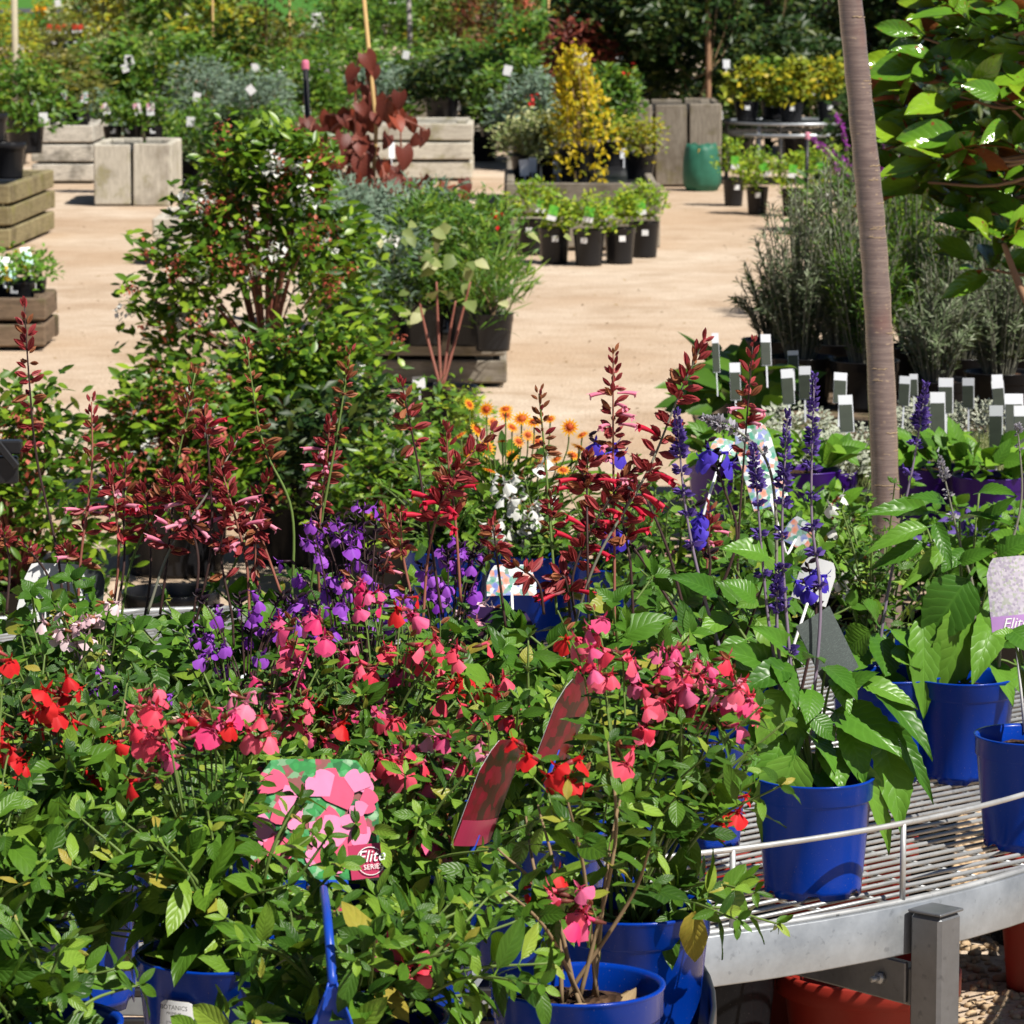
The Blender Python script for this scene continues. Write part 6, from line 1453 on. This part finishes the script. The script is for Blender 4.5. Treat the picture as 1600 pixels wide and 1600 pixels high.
# ------------------------------------------------------------------ background planting, one thing after another
BG = [
 # name, label, px, d, zb, H, R, mat, L, n, W, shape, flowers, trunk
 ('conifer', 'yellow green conifer at the left edge behind the timber pole', 12, 31, 0, 1.15, .32, 'leaf_yellowgreen', .06, 1500, .25, 'dome', (), None),
 ('conifer', 'golden green conifer just right of the timber pole', 52, 34, 0, .95, .3, 'leaf_olive', .06, 1300, .25, 'dome', (), None),
 ('leafy_shrub', 'green foliage over the olive planter at the left', 40, 27, .3, .55, .3, 'leaf_mid', .06, 900, .4, 'dome', (), None),
 ('orange_shrub', 'orange tinged shrub against the lawn', 90, 46, 0, .9, .5, 'leaf_yellowgreen', .07, 1200, .4, 'dome', [('petal_orange', 5, .05, 20)], None),
 ('brown_shrub', 'dark red brown shrub below the far left bench', 92, 37, 0, .6, .2, 'leaf_rust', .06, 700, .4, 'column', (), None),
 ('large_shrub', 'large light green tree at the top left', 195, 52, 0, 2.4, .75, 'leaf_yellowgreen', .10, 2600, .4, 'ball', (), .04),
 ('cream_shrub', 'cream flecked bush behind the left bench', 130, 41, 0, 1.15, .4, 'leaf_variegated', .07, 1500, .4, 'dome', (), None),
 ('cream_shrub', 'cream flecked bush beside the paper tag', 195, 40, 0, 1.25, .42, 'leaf_variegated', .07, 1500, .4, 'dome', (), None),
 ('tall_sapling', 'tall sapling with drooping green leaves at the upper left', 282, 37, 0, 2.0, .45, 'leaf_mid', .10, 1700, .35, 'column', (), .025),
 ('yellow_tipped_sapling', 'sapling with yellow tipped leaves right of the tall one', 345, 35.5, 0, 1.15, .42, 'leaf_yellowgreen', .10, 900, .32, 'dome', (), .02),
 ('blue_conifer', 'blue grey conifer beside the upright plank planter', 318, 31, 0, .72, .3, 'leaf_grey', .05, 1600, .25, 'dome', (), None),
 ('blue_conifer', 'blue grey conifer left of the brown leaves', 400, 30, 0, .66, .28, 'leaf_grey', .05, 1400, .25, 'dome', (), None),
 ('rose_bush', 'rose bush with pink flowers left of the black stake', 440, 35, 0, .85, .42, 'leaf_mid', .06, 1700, .38, 'dome', [('petal_pink', 5, .03, 12), ('petal_red', 2, .03, 12)], None),
 ('rose_bush', 'rose bush with small pale flowers above the black stake', 510, 38, 0, .85, .42, 'leaf_mid', .06, 1600, .38, 'dome', [('petal_pink', 3, .035, 12), ('petal_yellow', 2, .03, 10)], None),
 ('green_shrub', 'mid green shrub below the lawn at the top', 385, 46, 0, .55, .5, 'leaf_mid', .08, 1500, .4, 'dome', (), None),
 ('green_shrub', 'narrow green shrub against the lawn', 462, 48, 0, .5, .5, 'leaf_mid', .08, 1300, .4, 'dome', (), None),
 ('green_shrub', 'deep green shrub left of the bamboo cane', 545, 45, 0, 1.25, .45, 'leaf_mid', .08, 1400, .4, 'dome', [('petal_white', 3, .04, 10)], None),
 ('green_shrub', 'deep green shrub between cane and grey pole', 605, 43, 0, 1.3, .45, 'leaf_mid', .08, 1500, .4, 'dome', [('petal_white', 3, .04, 10)], None),
 ('yellow_rose', 'rose bush with yellow flowers right of the grey pole', 672, 40, 0, 1.1, .42, 'leaf_mid', .07, 1500, .4, 'dome', [('petal_yellow', 7, .045, 14), ('petal_crimson', 1, .05, 16)], None),
 ('green_tree', 'leafy tree at the top behind the yellow rose', 690, 50, 0, 1.9, .6, 'leaf_mid', .10, 2000, .4, 'ball', (), .03),
 ('dark_shrub', 'dark leafed shrub over the whitewashed planter', 690, 30.5, .3, .5, .26, 'leaf_dark_shade', .06, 1000, .38, 'dome', (), None),
 ('dark_shrub', 'dark leafed shrub at the right of the whitewashed planter', 720, 33, .3, .5, .24, 'leaf_mid', .06, 900, .38, 'dome', (), None),
 ('grey_leaf_shrub', 'pale leafed plants over the whitewashed planter', 590, 31, .3, .36, .22, 'leaf_grey', .05, 700, .38, 'dome', (), None),
 ('coral_tree', 'standard tree with salmon and orange flowers at the top', 775, 36, 0, 1.55, .3, 'leaf_rust', .06, 900, .4, 'ball', [('petal_salmon', 12, .06, 16), ('petal_orange', 8, .04, 12)], .018),
 ('olive_tree', 'olive gold tree at the top right of the salmon flowers', 860, 44, 0, 2.3, .5, 'leaf_olive', .07, 2200, .4, 'ball', [('petal_yellow', 5, .05, 12)], .03),
 ('red_shrub', 'dark red leafed shrub behind the yellow weeping one', 905, 30, .2, .85, .24, 'leaf_red', .06, 800, .4, 'dome', (), None),
 ('green_shrub', 'dark green shrub left of the red leafed one', 830, 33, 0, 1.0, .4, 'leaf_mid', .07, 1400, .4, 'dome', [('petal_yellow', 5, .05, 12)], None),
 ('green_shrub', 'small green shrub at the left of the red leafed one', 775, 31, .2, .6, .25, 'leaf_mid', .06, 900, .4, 'dome', (), None),
 ('dark_tree', 'dark evergreen tree over the grey upright planter', 985, 30.5, .4, 2.3, .5, 'leaf_dark_shade', .085, 5200, .4, 'column', [('petal_yellow', 4, .04, 10)], .02),
 ('dark_tree', 'shaded tree with a bare young trunk above the watering bag', 1108, 30, 0, 3.0, .6, 'leaf_dark_shade', .085, 5200, .4, 'column', [('petal_salmon', 3, .04, 10)], .022),
 ('dark_tree', 'dark tree behind the round table', 1200, 33, 0, 2.6, .65, 'leaf_dark_shade', .085, 5200, .4, 'column', (), .03),
 ('dark_tree', 'dark tree behind the cherry trunk at the top', 1310, 32, 0, 2.7, .65, 'leaf_dark_shade', .085, 5200, .4, 'column', (), .03),
 ('dark_tree', 'dark tree between the cherry trunk and the magnolia', 1420, 32, 0, 2.6, .6, 'leaf_dark_shade', .085, 5200, .4, 'column', (), .03),
 ('dark_tree', 'dark tree at the top right corner behind the magnolia', 1540, 31.5, 0, 2.6, .6, 'leaf_dark_shade', .085, 5200, .4, 'column', (), .03),
 ('dark_shrub', 'shaded shrub under the round table end', 1372, 27, 0, .6, .3, 'leaf_dark_shade', .06, 1500, .4, 'dome', (), None),
 ('dark_shrub', 'shaded low shrub between grey planter and round table', 1150, 31.5, 0, .75, .35, 'leaf_dark_shade', .06, 1500, .4, 'dome', (), None),
 ('far_tree', 'far olive tree on the right behind the dark ones', 1010, 46, 0, 3.2, .95, 'leaf_olive', .12, 3200, .4, 'ball', (), .05),
 ('far_tree', 'far green tree in the middle of the right side', 1180, 48, 0, 3.4, 1.0, 'leaf_mid', .12, 3200, .4, 'ball', (), .05),
 ('far_tree', 'far dark tree behind the cherry trunk', 1360, 46, 0, 3.4, 1.0, 'leaf_dark_shade', .12, 3400, .4, 'ball', (), .05),
 ('far_tree', 'far dark tree behind the magnolia', 1530, 44, 0, 3.4, 1.0, 'leaf_dark_shade', .12, 3400, .4, 'ball', (), .05),
 ('hedge_shrub', 'rounded green shrub behind the mottled planter', 95, 33, 0, .72, .4, 'leaf_olive', .07, 1400, .35, 'dome', (), None),
 ('hedge_shrub', 'green shrub between the left bench and the pink tags', 160, 34, 0, .75, .42, 'leaf_mid', .07, 1400, .38, 'dome', (), None),
 ('hedge_shrub', 'dark green shrub behind the pink tagged seedlings', 225, 34, 0, .85, .42, 'leaf_mid', .07, 1400, .38, 'dome', (), None),
 ('hedge_shrub', 'leafy shrub behind the blue grey conifers', 355, 33, 0, .95, .45, 'leaf_mid', .07, 1600, .38, 'dome', (), None),
 ('hedge_shrub', 'fine leafed shrub behind the black stake', 470, 31, 0, .8, .4, 'leaf_mid', .06, 1600, .3, 'dome', [('petal_yellow', 2, .03, 10), ('petal_white', 3, .03, 8)], None),
 ('hedge_shrub', 'green shrub behind the brown heart leaves', 540, 33, 0, .85, .42, 'leaf_mid', .07, 1500, .38, 'dome', [('petal_white', 3, .03, 8)], None),
 ('hedge_shrub', 'light green shrub at the top beside the salmon flowers', 735, 43, 0, 1.2, .5, 'leaf_mid', .08, 1600, .38, 'dome', (), None),
 ('hedge_shrub', 'deep green shrub behind the standard tree trunk', 790, 40, 0, .95, .5, 'leaf_dark_shade', .07, 1700, .38, 'dome', (), None),
 ('hedge_shrub', 'green shrub on the far bank left of the large tree', 140, 56, 0, .4, .6, 'leaf_mid', .09, 1500, .4, 'dome', (), None),
 ('hedge_shrub', 'green shrub on the far bank right of the large tree', 260, 55, 0, 1.3, .6, 'leaf_mid', .09, 1500, .4, 'dome', (), None),
 ('hedge_shrub', 'green shrub on the far bank above the rose bushes', 425, 57, 0, .4, .6, 'leaf_mid', .09, 1500, .4, 'dome', [('petal_orange', 3, .05, 8)], None),
 ('hedge_shrub', 'green shrub on the far bank behind the cane', 580, 56, 0, .7, .6, 'leaf_mid', .09, 1500, .4, 'dome', (), None),
 ('hedge_shrub', 'olive shrub at the back of the long planter', 870, 36, 0, .95, .45, 'leaf_olive', .07, 1600, .38, 'dome', [('petal_yellow', 4, .04, 10), ('petal_purple', 2, .04, 8)], None),
 ('hedge_shrub', 'shaded shrub behind the grey upright planter', 940, 34, 0, 1.05, .45, 'leaf_dark_shade', .07, 1900, .38, 'dome', (), None),
 ('hedge_shrub', 'shaded shrub right of the watering bag', 1060, 34, 0, 1.1, .5, 'leaf_dark_shade', .07, 1900, .38, 'dome', (), None),
 ('hedge_shrub', 'shaded shrub behind the golden table plants', 1255, 30.5, 0, .95, .5, 'leaf_dark_shade', .07, 2000, .38, 'dome', (), None),
 ('hedge_shrub', 'shaded shrub behind the purple flower wands', 1400, 24, 0, .8, .4, 'leaf_dark_shade', .07, 1800, .38, 'dome', (), None),
 ('hedge_shrub', 'shaded shrub below the magnolia', 1510, 20, 0, .85, .42, 'leaf_dark_shade', .07, 2000, .38, 'dome', (), None),
 ('hedge_shrub', 'shaded shrub at the right edge below the magnolia', 1610, 17, 0, .9, .4, 'leaf_dark_shade', .07, 2000, .38, 'dome', (), None),
 ('border_shrub', 'green shrub right of the upright plank planter', 292, 28.5, 0, .5, .22, 'leaf_mid', .05, 900, .38, 'dome', (), None),
 ('border_shrub', 'dark shrub between the blue grey conifers', 362, 28, 0, .5, .24, 'leaf_dark_shade', .05, 1000, .38, 'dome', (), None),
 ('border_shrub', 'light green shrub left of the black stake', 436, 27.5, 0, .52, .24, 'leaf_mid', .05, 1000, .38, 'dome', [('petal_pink', 3, .03, 8)], None),
 ('border_shrub', 'fine green shrub at the foot of the black stake', 505, 26.5, 0, .48, .22, 'leaf_mid', .05, 1000, .3, 'dome', (), None),
 ('border_shrub', 'dark glossy shrub right of the whitewashed planter', 752, 31.5, 0, .55, .2, 'leaf_dark_shade', .05, 900, .38, 'dome', (), None),
 ('border_shrub', 'grey green shrub between the left planters', 150, 30, 0, .5, .2, 'leaf_grey', .05, 800, .3, 'dome', (), None),
 ('border_shrub', 'leafy shrub behind the whitewashed planter', 632, 33.5, 0, .8, .34, 'leaf_mid', .06, 1300, .38, 'dome', [('petal_white', 3, .03, 8)], None),
 ('slim_sapling', 'slim sapling rising behind the rose bushes', 418, 33, 0, 1.7, .22, 'leaf_olive', .07, 700, .35, 'column', (), .012),
 ('slim_sapling', 'slim sapling beside the square white tag', 520, 36, 0, 1.7, .22, 'leaf_mid', .07, 700, .35, 'column', (), .012),
 ('slim_sapling', 'slim sapling left of the paper tag', 168, 37, 0, 1.7, .22, 'leaf_yellowgreen', .07, 700, .35, 'column', (), .012),
 ('slim_sapling', 'slim sapling between grey pole and salmon flowers', 722, 37, 0, 1.7, .2, 'leaf_olive', .07, 700, .35, 'column', (), .012),
]
for nm, l, px, d, zb, H, Rr, mat, L, n, W, shape, fl, tr in BG:
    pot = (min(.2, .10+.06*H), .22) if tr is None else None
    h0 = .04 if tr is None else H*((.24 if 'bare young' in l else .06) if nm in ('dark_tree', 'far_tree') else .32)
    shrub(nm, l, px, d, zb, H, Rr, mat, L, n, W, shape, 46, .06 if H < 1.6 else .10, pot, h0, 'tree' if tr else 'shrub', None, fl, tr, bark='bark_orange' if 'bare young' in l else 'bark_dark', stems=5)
